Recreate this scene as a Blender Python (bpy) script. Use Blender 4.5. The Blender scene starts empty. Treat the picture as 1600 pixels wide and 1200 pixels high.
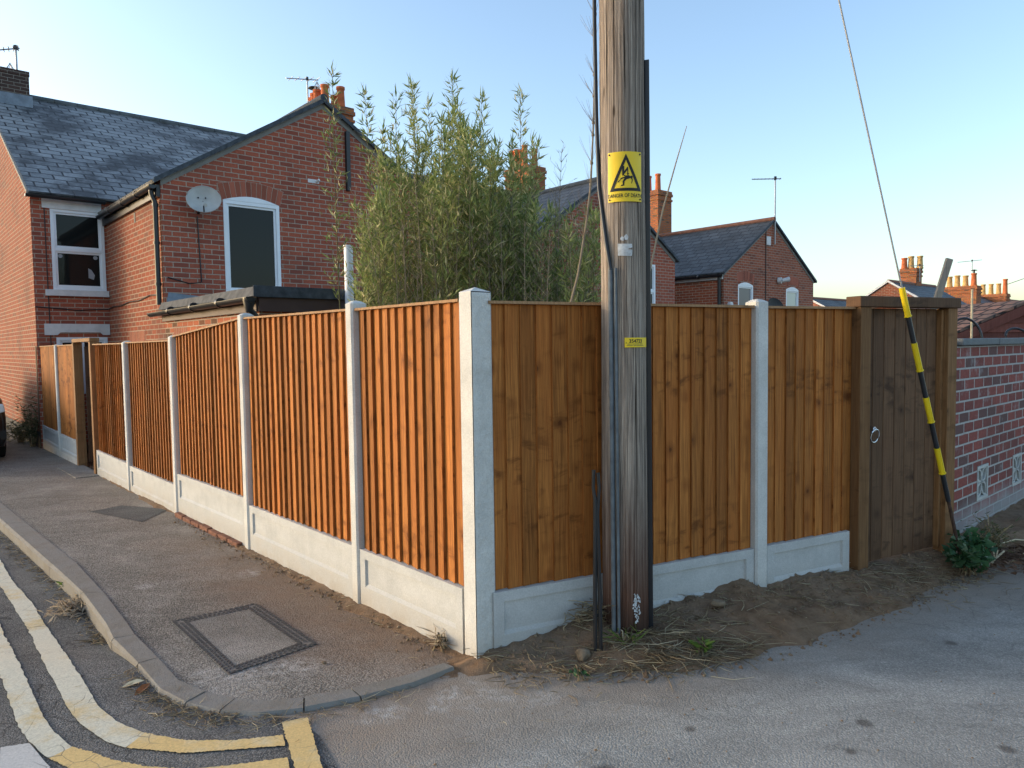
import bpy, bmesh, math, random
import numpy as np
from mathutils import Vector, Matrix
random.seed(7); RNG = random.Random(11)
V = Vector
scn = bpy.context.scene
# ------------------------------------------------------------------ camera
F, TH, RHO, CAMH = 1130.0, 0.054, 0.014, 1.66
RM = Matrix.Rotation(-TH, 3, 'X') @ Matrix.Rotation(RHO, 3, 'Y')
cam = bpy.data.objects.new('camera', bpy.data.cameras.new('camera'))
scn.collection.objects.link(cam)
cam.data.sensor_width = 36; cam.data.lens = F / 1600 * 36
cam.data.clip_start = 0.05; cam.data.clip_end = 3000
cam.matrix_world = Matrix.Translation((0, 0, CAMH)) @ (RM @ Matrix.Rotation(math.pi / 2, 3, 'X')).to_4x4()
scn.camera = cam
# ------------------------------------------------------------------ light
SUN_AZ, SUN_EL = math.radians(-84), math.radians(13)
world = bpy.data.worlds.new('World'); scn.world = world; world.use_nodes = True
wn = world.node_tree.nodes; wl = world.node_tree.links
sky = wn.new('ShaderNodeTexSky'); sky.sky_type = 'NISHITA'; sky.sun_disc = False
sky.sun_elevation = SUN_EL; sky.sun_rotation = SUN_AZ
sky.air_density = 1.0; sky.dust_density = 1.9; sky.ozone_density = 1.6; sky.altitude = 0
wl.new(sky.outputs[0], wn['Background'].inputs[0]); wn['Background'].inputs[1].default_value = 0.15
sl = bpy.data.lights.new('sun', 'SUN'); sl.energy = 0.5; sl.angle = math.radians(8); sl.color = (1.0, 0.84, 0.66)
so = bpy.data.objects.new('sun', sl); scn.collection.objects.link(so)
sd = V((math.sin(SUN_AZ) * math.cos(SUN_EL), math.cos(SUN_AZ) * math.cos(SUN_EL), math.sin(SUN_EL)))
so.rotation_euler = sd.to_track_quat('Z', 'Y').to_euler()
scn.view_settings.view_transform = 'Standard'; scn.view_settings.look = 'None'
scn.view_settings.exposure = 1.44; scn.view_settings.gamma = 1
# ------------------------------------------------------------------ helpers
def ray(px, py): return (RM @ V(((px - 800) / F, 1, -(py - 600) / F)))
def at(px, py, Y):
    d = ray(px, py); return V((0, 0, CAMH)) + d * (Y / d.y)
def gnd(px, py, z=0.0):
    d = ray(px, py); return V((0, 0, CAMH)) + d * ((z - CAMH) / d.z)
def v2(p): return V((p[0], p[1]))
def lerp(a, b, t): return a + (b - a) * t
def interp(x, xs, ys): return float(np.interp(x, xs, ys))
def sstep(a, b, x):
    t = max(0, min(1, (x - a) / (b - a))); return t * t * (3 - 2 * t)
_h = {}
def hnoise(x, y, s=1.0, seed=0):
    def r(i, j):
        k = (i, j, seed)
        if k not in _h: _h[k] = random.Random(i * 73856093 ^ j * 19349663 ^ seed * 83492791).random()
        return _h[k]
    x *= s; y *= s; i, j = math.floor(x), math.floor(y); a, b = x - i, y - j
    a = a * a * (3 - 2 * a); b = b * b * (3 - 2 * b)
    return lerp(lerp(r(i, j), r(i + 1, j), a), lerp(r(i, j + 1), r(i + 1, j + 1), a), b) * 2 - 1

class MB:
    def __init__(s): s.v = []; s.f = []; s.c = []; s.sm = []
    def poly(s, pts, c=(.5, .5, .5), smooth=False):
        i = len(s.v); s.v += [tuple(p) for p in pts]; s.f.append(list(range(i, i + len(pts)))); s.c.append(c); s.sm.append(smooth)
    def mesh(s, vs, fs, c=(.5, .5, .5), smooth=False):
        i = len(s.v); s.v += [tuple(p) for p in vs]
        for f in fs: s.f.append([k + i for k in f]); s.c.append(c); s.sm.append(smooth)
    def box(s, o, a, b, d, c=(.5, .5, .5)):
        o, a, b, d = V(o), V(a), V(b), V(d)
        vs = [o, o + a, o + a + b, o + b, o + d, o + a + d, o + a + b + d, o + b + d]
        s.mesh(vs, [(0, 3, 2, 1), (4, 5, 6, 7), (0, 1, 5, 4), (1, 2, 6, 5), (2, 3, 7, 6), (3, 0, 4, 7)], c)
    def prism(s, base, ext, c=(.5, .5, .5)):   # polygon extruded by a vector
        n = len(base); base = [V(p) for p in base]; ext = V(ext)
        vs = base + [p + ext for p in base]
        s.mesh(vs, [tuple(reversed(range(n))), tuple(range(n, 2 * n))] + [(i, (i + 1) % n, n + (i + 1) % n, n + i) for i in range(n)], c)
    def tube(s, pts, r, n=6, c=(.5, .5, .5), cap=True, smooth=True):
        pts = [V(p) for p in pts]; m = len(pts)
        rs = r if isinstance(r, (list, tuple)) else [r] * m
        vs = []
        for i, p in enumerate(pts):
            d = (pts[min(i + 1, m - 1)] - pts[max(i - 1, 0)])
            d = d.normalized() if d.length > 1e-9 else V((0, 0, 1))
            u = d.cross(V((0, 0, 1)) if abs(d.z) < .9 else V((1, 0, 0))).normalized(); w = d.cross(u)
            for k in range(n):
                a = 2 * math.pi * k / n; vs.append(p + (u * math.cos(a) + w * math.sin(a)) * rs[i])
        fs = [(i * n + k, i * n + (k + 1) % n, (i + 1) * n + (k + 1) % n, (i + 1) * n + k) for i in range(m - 1) for k in range(n)]
        s.mesh(vs, fs, c, smooth)
        if cap and n > 2:
            s.mesh(vs[:n], [tuple(range(n))], c); s.mesh(vs[-n:], [tuple(range(n))], c)
    def lathe(s, o, prof, n=16, c=(.5, .5, .5), smooth=True):
        o = V(o); m = len(prof); vs = []
        for r, z in prof:
            for k in range(n):
                a = 2 * math.pi * k / n; vs.append(o + V((r * math.cos(a), r * math.sin(a), z)))
        s.mesh(vs, [(i * n + k, i * n + (k + 1) % n, (i + 1) * n + (k + 1) % n, (i + 1) * n + k) for i in range(m - 1) for k in range(n)], c, smooth)
    def build(s, name, mat, parent=None, recalc=True, bevel=0, merge=False):
        off = V((0, 0, 0)); p = parent
        while p: off += p.location; p = p.parent
        me = bpy.data.meshes.new(name)
        me.from_pydata([V(p) - off for p in s.v], [], s.f)
        ca = me.color_attributes.new('rnd', 'FLOAT_COLOR', 'CORNER')
        cols = np.ones((len(me.loops), 4), np.float32); k = 0
        for f, c in zip(s.f, s.c):
            cols[k:k + len(f), :3] = c; k += len(f)
        ca.data.foreach_set('color', cols.ravel())
        me.polygons.foreach_set('use_smooth', s.sm)
        if recalc or merge:
            bm = bmesh.new(); bm.from_mesh(me)
            if merge: bmesh.ops.remove_doubles(bm, verts=bm.verts, dist=1e-5)
            if recalc: bmesh.ops.recalc_face_normals(bm, faces=bm.faces)
            bm.to_mesh(me); bm.free()
        uv = me.uv_layers.new(name='UVMap'); me.update()
        out = np.zeros((len(me.loops), 2), np.float32)
        for pl in me.polygons:
            n = pl.normal
            t = V((0, 0, 1)).cross(n)
            t = t.normalized() if t.length > .05 else V((1, 0, 0))
            if t.x < 0 or (abs(t.x) < 1e-6 and t.y < 0): t = -t
            b = n.cross(t)
            if b.z < 0 or (abs(b.z) < .05 and b.y < 0): b = -b
            for li in pl.loop_indices:
                co = me.vertices[me.loops[li].vertex_index].co + off
                out[li] = (co.dot(t), co.dot(b))
        uv.data.foreach_set('uv', out.ravel())
        me.materials.append(mat)
        o = bpy.data.objects.new(name, me); scn.collection.objects.link(o)
        if parent: o.parent = parent
        if bevel:
            m = o.modifiers.new('bevel', 'BEVEL'); m.width = bevel; m.segments = 2; m.limit_method = 'ANGLE'; m.angle_limit = math.radians(40)
        return o
def thing(name, loc, label, cat, group=None):
    o = bpy.data.objects.new(name, None); scn.collection.objects.link(o); o.location = loc; o.empty_display_size = .1
    return tag(o, label, cat, group)
def tag(o, label, cat, group=None):
    o['label'] = label; o['category'] = cat
    if group: o['group'] = group
    return o
def struct(o): o['kind'] = 'structure'; return o
def stuff(o, label=None, cat=None):
    o['kind'] = 'stuff'
    if label: o['label'] = label; o['category'] = cat
    return o

# ------------------------------------------------------------------ materials
class M:
    def __init__(s, name, rough=.8, spec=.3):
        s.m = bpy.data.materials.new(name); s.m.use_nodes = True; s.t = s.m.node_tree
        s.b = s.t.nodes['Principled BSDF']; s.b.inputs['Roughness'].default_value = rough
        s.b.inputs['Specular IOR Level'].default_value = spec
    def n(s, typ, ins=None, **kw):
        nd = s.t.nodes.new(typ)
        for k, v in kw.items(): setattr(nd, k, v)
        for k, v in (ins or {}).items(): s.set(nd.inputs[k], v)
        return nd
    def set(s, sock, v):
        if isinstance(v, bpy.types.NodeSocket): s.t.links.new(v, sock)
        elif isinstance(v, bpy.types.Node): s.t.links.new(v.outputs[0], sock)
        else:
            if sock.type == 'RGBA' and len(v) == 3: v = (*v, 1)
            sock.default_value = v
    def obj(s): return s.n('ShaderNodeTexCoord').outputs['Object']
    def uv(s): return s.n('ShaderNodeTexCoord').outputs['UV']
    def rnd(s):
        a = s.n('ShaderNodeAttribute', attribute_name='rnd'); q = s.n('ShaderNodeSeparateColor', {0: a.outputs[0]})
        return q.outputs
    def mapv(s, vec, scale=(1, 1, 1), loc=(0, 0, 0)): return s.n('ShaderNodeMapping', {'Vector': vec, 'Scale': scale, 'Location': loc}).outputs[0]
    def noise(s, vec, scale, detail=4, rough=.6, dist=0): return s.n('ShaderNodeTexNoise', {'Vector': vec, 'Scale': scale, 'Detail': detail, 'Roughness': rough, 'Distortion': dist}).outputs[0]
    def ramp(s, fac, *stops):
        r = s.n('ShaderNodeValToRGB', {0: fac}); e = r.color_ramp.elements
        while len(e) < len(stops): e.new(.5)
        for el, (p, c) in zip(e, stops):
            el.position = p; el.color = (*c, 1) if not isinstance(c, (int, float)) else (c, c, c, 1)
        return r.outputs[0]
    def mix(s, fac, a, b, mode='MIX'):
        nd = s.n('ShaderNodeMix', data_type='RGBA', blend_type=mode)
        s.set(nd.inputs[0], fac); s.set(nd.inputs[6], a); s.set(nd.inputs[7], b); return nd.outputs[2]
    def math(s, op, a, b=0.0, c=None, clamp=False):
        nd = s.n('ShaderNodeMath', operation=op, use_clamp=clamp); s.set(nd.inputs[0], a); s.set(nd.inputs[1], b)
        if c is not None: s.set(nd.inputs[2], c)
        return nd.outputs[0]
    def comb(s, x, y, z=0.0): return s.n('ShaderNodeCombineXYZ', {0: x, 1: y, 2: z}).outputs[0]
    def sep(s, v): return s.n('ShaderNodeSeparateXYZ', {0: v}).outputs
    def col(s, c): s.set(s.b.inputs['Base Color'], c); return s
    def bump(s, h, strength=.5, dist=.01):
        b = s.n('ShaderNodeBump', {'Height': h, 'Strength': strength, 'Distance': dist}); s.t.links.new(b.outputs[0], s.b.inputs['Normal']); return s

def plain(name, c, rough=.6, spec=.3, metal=0, var=.12, sc=6):
    m = M(name, rough, spec); n = m.noise(m.obj(), sc, 5)
    f = m.ramp(n, (.3, 1 - var), (.7, 1 + var)); m.col(m.mix(1.0, c, f, 'MULTIPLY'))
    m.b.inputs['Metallic'].default_value = metal
    return m.m
def wood_mat(name, dark, light, stain, rough=.75, knot=1.0, grey=0.0):
    m = M(name, rough, .2); uv = m.sep(m.uv()); r = m.rnd()
    u = m.math('MULTIPLY_ADD', r[0], 37.0, uv[0]); v = m.math('MULTIPLY_ADD', r[1], 23.0, uv[1])
    vec = m.comb(u, v)
    warp = m.noise(m.mapv(vec, (6, 1.6, 1)), 1.0, 2)
    gv = m.comb(m.math('MULTIPLY_ADD', warp, .03, u), v)
    grain = m.noise(m.mapv(gv, (95, 2.2, 1)), 1.0, 5, .65)
    fine = m.noise(m.mapv(gv, (320, 9, 1)), 1.0, 3, .6)
    big = m.noise(m.mapv(vec, (5, .9, 1)), 1.0, 3)
    c = m.mix(m.ramp(grain, (.32, 0.0), (.68, 1.0)), dark, light)
    c = m.mix(m.ramp(big, (.45, 0.0), (.75, .75)), c, stain)
    c = m.mix(m.ramp(fine, (.3, .35), (.55, 0.0)), c, dark)
    kv = m.comb(u, m.math('MULTIPLY', v, .8))
    vo = m.n('ShaderNodeTexVoronoi', {'Vector': m.mix(.012, kv, m.n('ShaderNodeTexNoise', {'Vector': kv, 'Scale': 40.0}).outputs['Color']), 'Scale': 7.5, 'Randomness': 1.0})
    has = m.ramp(m.sep(vo.outputs['Color'])[1], (.42, 0.0), (.46, 1.0))
    k = m.math('MULTIPLY', m.math('MULTIPLY', m.ramp(vo.outputs['Distance'], (.0, 1.0), (.06, .9), (.10, 0.0)), has), knot)
    c = m.mix(k, c, tuple(x * .22 for x in dark))
    # resin stains: dark smears that run across the board at irregular heights
    st = m.noise(m.comb(m.math('MULTIPLY', u, 5.0), m.math('MULTIPLY', v, 11.0)), 1.0, 4, .6, .5)
    sp = m.noise(m.comb(m.math('MULTIPLY', uv[0], .7), m.math('MULTIPLY', uv[1], 3.3)), 1.0, 2)
    halo = m.math('MULTIPLY', m.math('MULTIPLY', m.ramp(vo.outputs['Distance'], (.08, .7), (.36, 0.0)), has), knot)
    c = m.mix(halo, c, tuple(x * .42 for x in stain))
    c = m.mix(m.math('MULTIPLY', m.math('MULTIPLY', m.ramp(st, (.51, 0.0), (.66, .75)), m.ramp(sp, (.47, 0.0), (.58, 1.0))), knot), c, tuple(x * .30 for x in stain))
    vv = m.math('MULTIPLY_ADD', r[2], .60, .70)
    c = m.mix(1.0, c, m.comb(vv, vv, vv), 'MULTIPLY')
    if grey: c = m.mix(grey, c, (.19, .17, .15))
    m.col(c); m.bump(m.math('ADD', grain, m.math('MULTIPLY', k, .6)), .35, .004); return m.m
def brick_mat(name, c1, c2, mortar, bw=.225, rh=.075, ms=.008, dark=None, grime=(.08, .06, .05), eff=0.0, lich=None, darkp=.86, base=False):
    m = M(name, .88, .15); uv0 = m.uv(); wob = m.noise(uv0, 2.2, 2)
    uvs = m.sep(uv0)
    vec = m.comb(m.math('ADD', uvs[0], m.math('MULTIPLY_ADD', wob, .012, 200.0)), m.math('ADD', uvs[1], m.math('MULTIPLY_ADD', m.noise(uv0, 7, 2), .006, 50.0)))
    kw = {'Vector': vec, 'Scale': 1.0, 'Mortar Size': ms, 'Mortar Smooth': .25, 'Brick Width': bw, 'Row Height': rh, 'Bias': 0.0}
    b = m.n('ShaderNodeTexBrick', {**kw, 'Color1': c1, 'Color2': c2, 'Mortar': mortar})
    b2 = m.n('ShaderNodeTexBrick', {**kw, 'Color1': (0, 0, 0), 'Color2': (1, 1, 1), 'Mortar': (0, 0, 0)})
    n = m.noise(uv0, 35, 5, .7); nl = m.noise(uv0, .9, 4, .65)
    c = m.mix(1.0, b.outputs[0], m.ramp(n, (.25, .72), (.75, 1.25)), 'MULTIPLY')
    if dark: c = m.mix(m.math('MULTIPLY', m.ramp(b2.outputs[0], (darkp, 0.0), (darkp + .04, .85)), m.math('SUBTRACT', 1.0, b.outputs[1])), c, dark)
    c = m.mix(m.ramp(nl, (.5, 0.0), (.8, .55)), c, grime)
    if eff:
        e = m.noise(uv0, 3.0, 6, .75); c = m.mix(m.ramp(e, (.56, 0.0), (.72, eff)), c, (.42, .41, .40))
    if base:   # old limewash and algae on the lowest courses
        e = m.noise(uv0, 2.6, 6, .75); z = uvs[1]
        c = m.mix(m.math('MULTIPLY', m.ramp(m.math('ADD', z, m.math('MULTIPLY', e, .35)), (.36, 1.0), (.56, 0.0)), .75), c, (.30, .31, .31))
    if lich:
        e = m.noise(uv0, 5.0, 6, .75); c = m.mix(m.ramp(e, (.55, 0.0), (.68, .8)), c, lich)
    m.col(c)
    h = m.math('SUBTRACT', m.math('MULTIPLY', n, .25), b.outputs[1]); m.bump(h, .8, .008); return m.m
def slate_mat(name, c1, c2, gap=(.012, .013, .015), moss=(.03, .03, .028), bw=.36, rh=.24, mossamt=.5, tint=None, rough=.6, ms=.017):
    m = M(name, rough, .35); uv0 = m.uv(); uvs = m.sep(uv0)
    jit = m.noise(uv0, 9, 2)
    vec = m.comb(m.math('ADD', uvs[0], m.math('MULTIPLY_ADD', jit, .02, 100.0)), m.math('ADD', uvs[1], m.math('MULTIPLY_ADD', m.noise(uv0, 5, 3), .03, 40.0)))
    b = m.n('ShaderNodeTexBrick', {'Vector': vec, 'Scale': 1.0, 'Mortar Size': ms, 'Mortar Smooth': .25, 'Brick Width': bw, 'Row Height': rh, 'Color1': c1, 'Color2': c2, 'Mortar': gap})
    n = m.noise(uv0, 18, 5, .7); c = m.mix(1.0, b.outputs[0], m.ramp(n, (.25, .7), (.75, 1.3)), 'MULTIPLY')
    nl = m.noise(uv0, .75, 5, .7); c = m.mix(m.ramp(nl, (.48, 0.0), (.60, mossamt)), c, moss)
    sp = m.noise(uv0, 26, 3, .8); c = m.mix(m.ramp(sp, (.66, 0.0), (.74, .5)), c, (.34, .34, .31))
    if tint: c = m.mix(m.ramp(m.noise(uv0, 1.7, 4), (.45, 0.0), (.6, .8)), c, tint)
    m.col(c)
    fr = m.math('FRACT', m.math('DIVIDE', m.sep(vec)[1], rh))
    h = m.math('SUBTRACT', m.math('SUBTRACT', m.math('MULTIPLY', n, .2), m.math('MULTIPLY', b.outputs[1], .8)), m.math('MULTIPLY', fr, .5))
    m.bump(h, .9, .02); return m.m
def concrete_mat(name, c, rough_amt=.3, dirt=(.30, .25, .19), scale=1.0):
    m = M(name, .85, .2); o = m.obj()
    n1 = m.noise(o, 5 * scale, 6, .65); n2 = m.noise(o, 120 * scale, 3, .6); n3 = m.noise(m.mapv(o, (9, 9, 1.6)), 1, 4)
    c2 = m.mix(1.0, c, m.ramp(n1, (.3, .86), (.7, 1.1)), 'MULTIPLY')
    c2 = m.mix(1.0, c2, m.ramp(n2, (.25, .85), (.75, 1.12)), 'MULTIPLY')
    z = m.sep(o)[2]; low = m.math('MULTIPLY', m.ramp(z, (.0, 1.0), (.22, 0.0)), m.ramp(n1, (.4, 0.1), (.6, .7)))
    c2 = m.mix(low, c2, dirt)
    c2 = m.mix(m.ramp(n3, (.55, 0.0), (.8, .25)), c2, tuple(x * .6 for x in c))
    pit = m.n('ShaderNodeTexVoronoi', {'Vector': o, 'Scale': 38.0}).outputs['Distance']
    c2 = m.mix(m.ramp(pit, (.0, .7), (.05, 0.0)), c2, (.18, .17, .15))
    m.col(c2); m.bump(m.math('ADD', m.math('MULTIPLY', n2, .5), m.noise(o, 45, 4, .7)), rough_amt, .006); return m.m
def asphalt_mat(name, base, stone, tar, dust, dustamt=.4, agg=150, crack=.0, brown=None, rbrown=None, blobs=(), dark_spots=(), soft=.8):
    m = M(name, .9, .25); o = m.obj()
    vo = m.n('ShaderNodeTexVoronoi', {'Vector': o, 'Scale': float(agg), 'Randomness': 1.0})
    cellr = m.sep(vo.outputs['Color'])[0]
    c = m.mix(m.ramp(cellr, (.35, 0.0), (.95, .9)), base, stone)
    c = m.mix(m.ramp(vo.outputs['Distance'], (.35, 0.0), (.7, soft)), c, tar)
    fine = m.noise(o, agg * 2.2, 2); c = m.mix(1.0, c, m.ramp(fine, (.3, .75), (.7, 1.25)), 'MULTIPLY')
    n1 = m.noise(o, 1.1, 6, .62); n2 = m.noise(o, 4.5, 6, .7, .4); n3 = m.noise(o, .35, 4)
    c = m.mix(1.0, c, m.ramp(n3, (.35, .80), (.65, 1.15)), 'MULTIPLY'); c = m.mix(1.0, c, m.ramp(m.noise(m.mapv(o, (1, 2.3, 1)), 1.6, 5, .65, 1.2), (.38, .84), (.62, 1.12)), 'MULTIPLY')
    c = m.mix(m.math('MULTIPLY', m.ramp(n1, (.5, 0.0), (.75, 1.0)), m.ramp(n2, (.4, .2), (.65, dustamt))), c, dust)
    c = m.mix(m.ramp(n2, (.62, 0.0), (.8, .4)), c, tuple(x * .45 for x in base))
    if brown:   # soil trodden over the paving beside the fence line
        q = m.n('ShaderNodeVectorMath', {0: o, 1: (.7403, .6723, 0)}, operation='DOT_PRODUCT').outputs['Value']
        d = m.math('SUBTRACT', 2.31, q)      # distance out from the fence face
        bm_ = m.math('MULTIPLY', m.ramp(m.math('ADD', d, m.math('MULTIPLY', m.math('SUBTRACT', n1, .5), 1.3)), (.0, .95), (.18, .75), (.75, 0.0)), m.ramp(n2, (.3, .6), (.6, 1.0)))
        sd_ = m.n('ShaderNodeVectorMath', {0: o, 1: (-.67227, .74031, 0)}, operation='DOT_PRODUCT').outputs['Value']
        bm_ = m.math('MULTIPLY', bm_, m.ramp(m.math('DIVIDE', sd_, 10.0), (.55, 1.0), (.70, .25)))
        c = m.mix(bm_, c, brown)
    if rbrown:   # soil washed from the bank on to the road
        q = m.n('ShaderNodeVectorMath', {0: o, 1: (.4179, -.9085, 0)}, operation='DOT_PRODUCT').outputs['Value']
        d = m.math('ADD', m.math('ADD', q, 3.503), m.math('MULTIPLY', m.math('SUBTRACT', n1, .5), .9))
        c = m.mix(m.math('MULTIPLY', m.ramp(d, (.40, .9), (.62, .6), (1.0, 0.0)), m.ramp(n2, (.3, .65), (.6, 1.0))), c, rbrown)
    for (bx, by, br) in blobs:   # spilt cement dust
        dd = m.n('ShaderNodeVectorMath', {0: o, 1: (bx, by, 0)}, operation='DISTANCE').outputs['Value']
        c = m.mix(m.math('MULTIPLY', m.ramp(m.math('ADD', m.math('DIVIDE', dd, br), m.math('MULTIPLY', m.math('SUBTRACT', n2, .5), 3.2)), (.2, .6), (1.0, 0.0)), m.ramp(m.noise(o, 22, 6, .8), (.42, .0), (.62, 1.0))), c, (.50, .49, .46))
    for (bx, by, br) in dark_spots:
        dd = m.n('ShaderNodeVectorMath', {0: o, 1: (bx, by, 0)}, operation='DISTANCE').outputs['Value']
        c = m.mix(m.ramp(m.math('ADD', m.math('DIVIDE', dd, br), m.math('MULTIPLY', m.math('SUBTRACT', n2, .5), 1.8)), (.5, .75), (1.0, 0.0)), c, (.085, .07, .06))
    if crack:
        w = m.n('ShaderNodeTexVoronoi', {'Vector': m.n('ShaderNodeVectorMath', {0: o, 1: m.n('ShaderNodeTexNoise', {'Vector': o, 'Scale': 3.0}).outputs['Color']}, operation='ADD').outputs[0], 'Scale': 1.1}, feature='DISTANCE_TO_EDGE')
        c = m.mix(m.math('MULTIPLY', m.ramp(w.outputs[0], (.0, 1.0), (.012, 0.0)), crack), c, (.02, .02, .02))
    m.col(c); m.bump(m.math('SUBTRACT', m.math('MULTIPLY', fine, .4), vo.outputs['Distance']), .6, .006); return m.m
def paint_mat(name, c, worn, amt=.5, road=(.07, .07, .072)):
    m = M(name, .8, .25); o = m.obj(); n1 = m.noise(o, 9, 7, .75); n2 = m.noise(o, 90, 4, .7); n3 = m.noise(o, 2.0, 3)
    k = m.mix(m.ramp(m.math('ADD', m.math('MULTIPLY', n3, .6), m.math('MULTIPLY', n1, .4)), (.5, 0.0), (.6, 1.0)), c, worn)
    k = m.mix(1.0, k, m.ramp(n2, (.3, .8), (.7, 1.15)), 'MULTIPLY')
    k = m.mix(m.ramp(m.math('ADD', m.math('MULTIPLY', n1, .7), m.math('MULTIPLY', n2, .3)), (.6, 0.0), (.68, amt)), k, road)
    nz = m.n('ShaderNodeTexNoise', {'Vector': o, 'Scale': 6.0}).outputs['Color']
    w = m.n('ShaderNodeTexVoronoi', {'Vector': m.mix(.08, o, nz), 'Scale': 6.5}, feature='DISTANCE_TO_EDGE')
    k = m.mix(m.math('MULTIPLY', m.ramp(w.outputs[0], (.0, .8), (.014, 0.0)), m.ramp(m.noise(o, 3.3, 3), (.42, 0.0), (.6, 1.0))), k, (.10, .09, .08))
    m.col(k); m.bump(m.math('ADD', n2, w.outputs[0]), .4, .004); return m.m
def leaf_mat(name, a, b, c, rough=.5):
    m = M(name, rough, .3); r = m.rnd()
    k = m.mix(m.ramp(r[0], (.0, 0.0), (1.0, 1.0)), a, b); k = m.mix(m.ramp(r[1], (.76, 0.0), (.97, 1.0)), k, c)
    m.col(k); m.b.inputs['Subsurface Weight'].default_value = 0
    tr = m.n('ShaderNodeBsdfTranslucent', {'Color': k}); mx = m.n('ShaderNodeMixShader', {0: .38, 1: m.b.outputs[0], 2: tr.outputs[0]})
    m.t.links.new(mx.outputs[0], m.t.nodes['Material Output'].inputs[0]); return m.m
def glass_mat(name, c=(.012, .014, .014)):
    m = M(name, .03, .16); o = m.obj(); m.col(c); m.bump(m.noise(o, 1.3, 2), .05, .02); return m.m

WOOD = wood_mat('fence_wood', (.165, .054, .011), (.50, .19, .044), (.33, .096, .018))
GATEWOOD = wood_mat('gate_wood', (.085, .043, .022), (.165, .092, .048), (.115, .054, .026), grey=.03)
CAPWOOD = wood_mat('lit_capping_wood', (.19, .105, .048), (.36, .215, .11), (.26, .13, .055), knot=.6)  # paler than the post wood: light on the fence top put into the colour
POSTWOOD = wood_mat('timber_post_wood', (.135, .068, .028), (.28, .15, .066), (.19, .088, .032), knot=.6)
POLEWOOD = None
GREYWOOD = wood_mat('weathered_plank_wood', (.17, .15, .12), (.32, .29, .25), (.22, .19, .15), knot=.3)
CONC = concrete_mat('concrete', (.57, .56, .525), .3)
GRAVEL = concrete_mat('gravel_board_concrete', (.48, .48, .46), .35)
CONC2 = concrete_mat('concrete_rough_face', (.62, .605, .56), 1.0)
KERB = concrete_mat('kerb_concrete', (.235, .225, .205), .7, dirt=(.16, .14, .11), scale=1.3)
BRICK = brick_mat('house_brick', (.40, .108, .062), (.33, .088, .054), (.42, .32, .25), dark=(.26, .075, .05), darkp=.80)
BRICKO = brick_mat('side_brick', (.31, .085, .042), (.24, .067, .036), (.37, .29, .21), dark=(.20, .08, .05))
BRICKF = brick_mat('far_brick', (.38, .115, .062), (.29, .085, .05), (.38, .30, .23), dark=(.22, .07, .045))
BRICKC = brick_mat('chimney_brick', (.52, .15, .05), (.34, .095, .036), (.20, .14, .10), ms=.014, dark=(.12, .065, .04), lich=(.36, .22, .045))
BRICKD = brick_mat('old_chimney_brick', (.085, .05, .04), (.06, .04, .035), (.22, .19, .16))
BRICKW = brick_mat('boundary_brick', (.27, .078, .062), (.155, .056, .05), (.41, .385, .36), bw=.235, rh=.086, ms=.009, dark=(.13, .075, .068), eff=.6, base=True)
SOLDIER = brick_mat('soldier_brick', (.34, .10, .05), (.26, .075, .04), (.36, .29, .22), bw=.075, rh=.225, ms=.008)
SLATE = slate_mat('slate', (.27, .275, .275), (.17, .175, .177), moss=(.035, .034, .034), mossamt=.9)
SLATE2 = slate_mat('dark_slate', (.085, .093, .10), (.055, .06, .065), mossamt=.6)
SLATESKY = slate_mat('skylit_slate', (.15, .19, .25), (.12, .15, .20), mossamt=.1)  # slate with the blue of skylight put into its base colour
TILE = slate_mat('tile_roof', (.30, .15, .10), (.19, .115, .085), gap=(.03, .02, .018), moss=(.06, .06, .055), bw=.2, rh=.17, mossamt=.8, rough=.95, ms=.02)
WHITE = plain('white_plastic', (.78, .80, .83), .35, .4, var=.04)
WPAINT = plain('white_painted_stone', (.66, .65, .64), .6, var=.12)
GLASS = glass_mat('window_glass')
GLASSW = glass_mat('blind_window_glass', (.55, .58, .52))
BLACKP = plain('black_plastic', (.02, .022, .026), .35, .4)
BLACKM = plain('black_metal', (.018, .018, .02), .4, .4)
GREYP = plain('grey_conduit', (.13, .15, .165), .75, .15, var=.3, sc=12)
FELT = plain('roof_felt', (.10, .10, .10), .9, .2, var=.35, sc=12)
FELTD = plain('roof_edge_felt', (.07, .08, .092), .9, .15, var=.35, sc=12)
BROWNF = plain('brown_fascia', (.075, .045, .04), .6)
LEAD = plain('lead_flashing', (.20, .235, .28), .6, .3, var=.3, sc=5)
POT = plain('terracotta', (.50, .14, .055), .8, .15, var=.3, sc=5)
POTY = plain('buff_terracotta', (.52, .33, .13), .8, .15, var=.3, sc=5)
METAL = plain('galvanised_metal', (.35, .36, .37), .45, .5, .6)
CHROME = plain('chrome', (.75, .77, .78), .15, .5, 1.0, var=.03)
DISH = plain('dish_grey', (.42, .42, .40), .55, .3)
YEL = plain('sign_yellow', (.80, .56, .02), .45, .4, var=.06)
GYEL = plain('guard_yellow', (.72, .53, .012), .45, .4, var=.1)
INK = plain('sign_black', (.015, .015, .015), .5)
SMALLP = plain('sign_print', (.22, .19, .04), .6)
PAPER = plain('white_label', (.52, .53, .53), .7, var=.3, sc=40)
SOIL = None
RUST = plain('rusty_steel', (.06, .035, .025), .8, var=.5, sc=25)
STONE = plain('stone', (.20, .15, .10), .9, .15, var=.4, sc=30)
STONER = plain('brick_rubble', (.19, .09, .06), .9, .15, var=.4, sc=30)
STONEP = plain('pale_stone', (.36, .35, .32), .9, .15, var=.2, sc=30)
TWIG = leaf_mat('dry_twig', (.40, .32, .19), (.20, .14, .085), (.62, .54, .37), .8)
STEMP = plain('bare_stem', (.55, .46, .30), .7, var=.2, sc=15)
BAMBOO = leaf_mat('bamboo_leaf', (.145, .205, .06), (.40, .43, .145), (.62, .54, .29))
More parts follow.
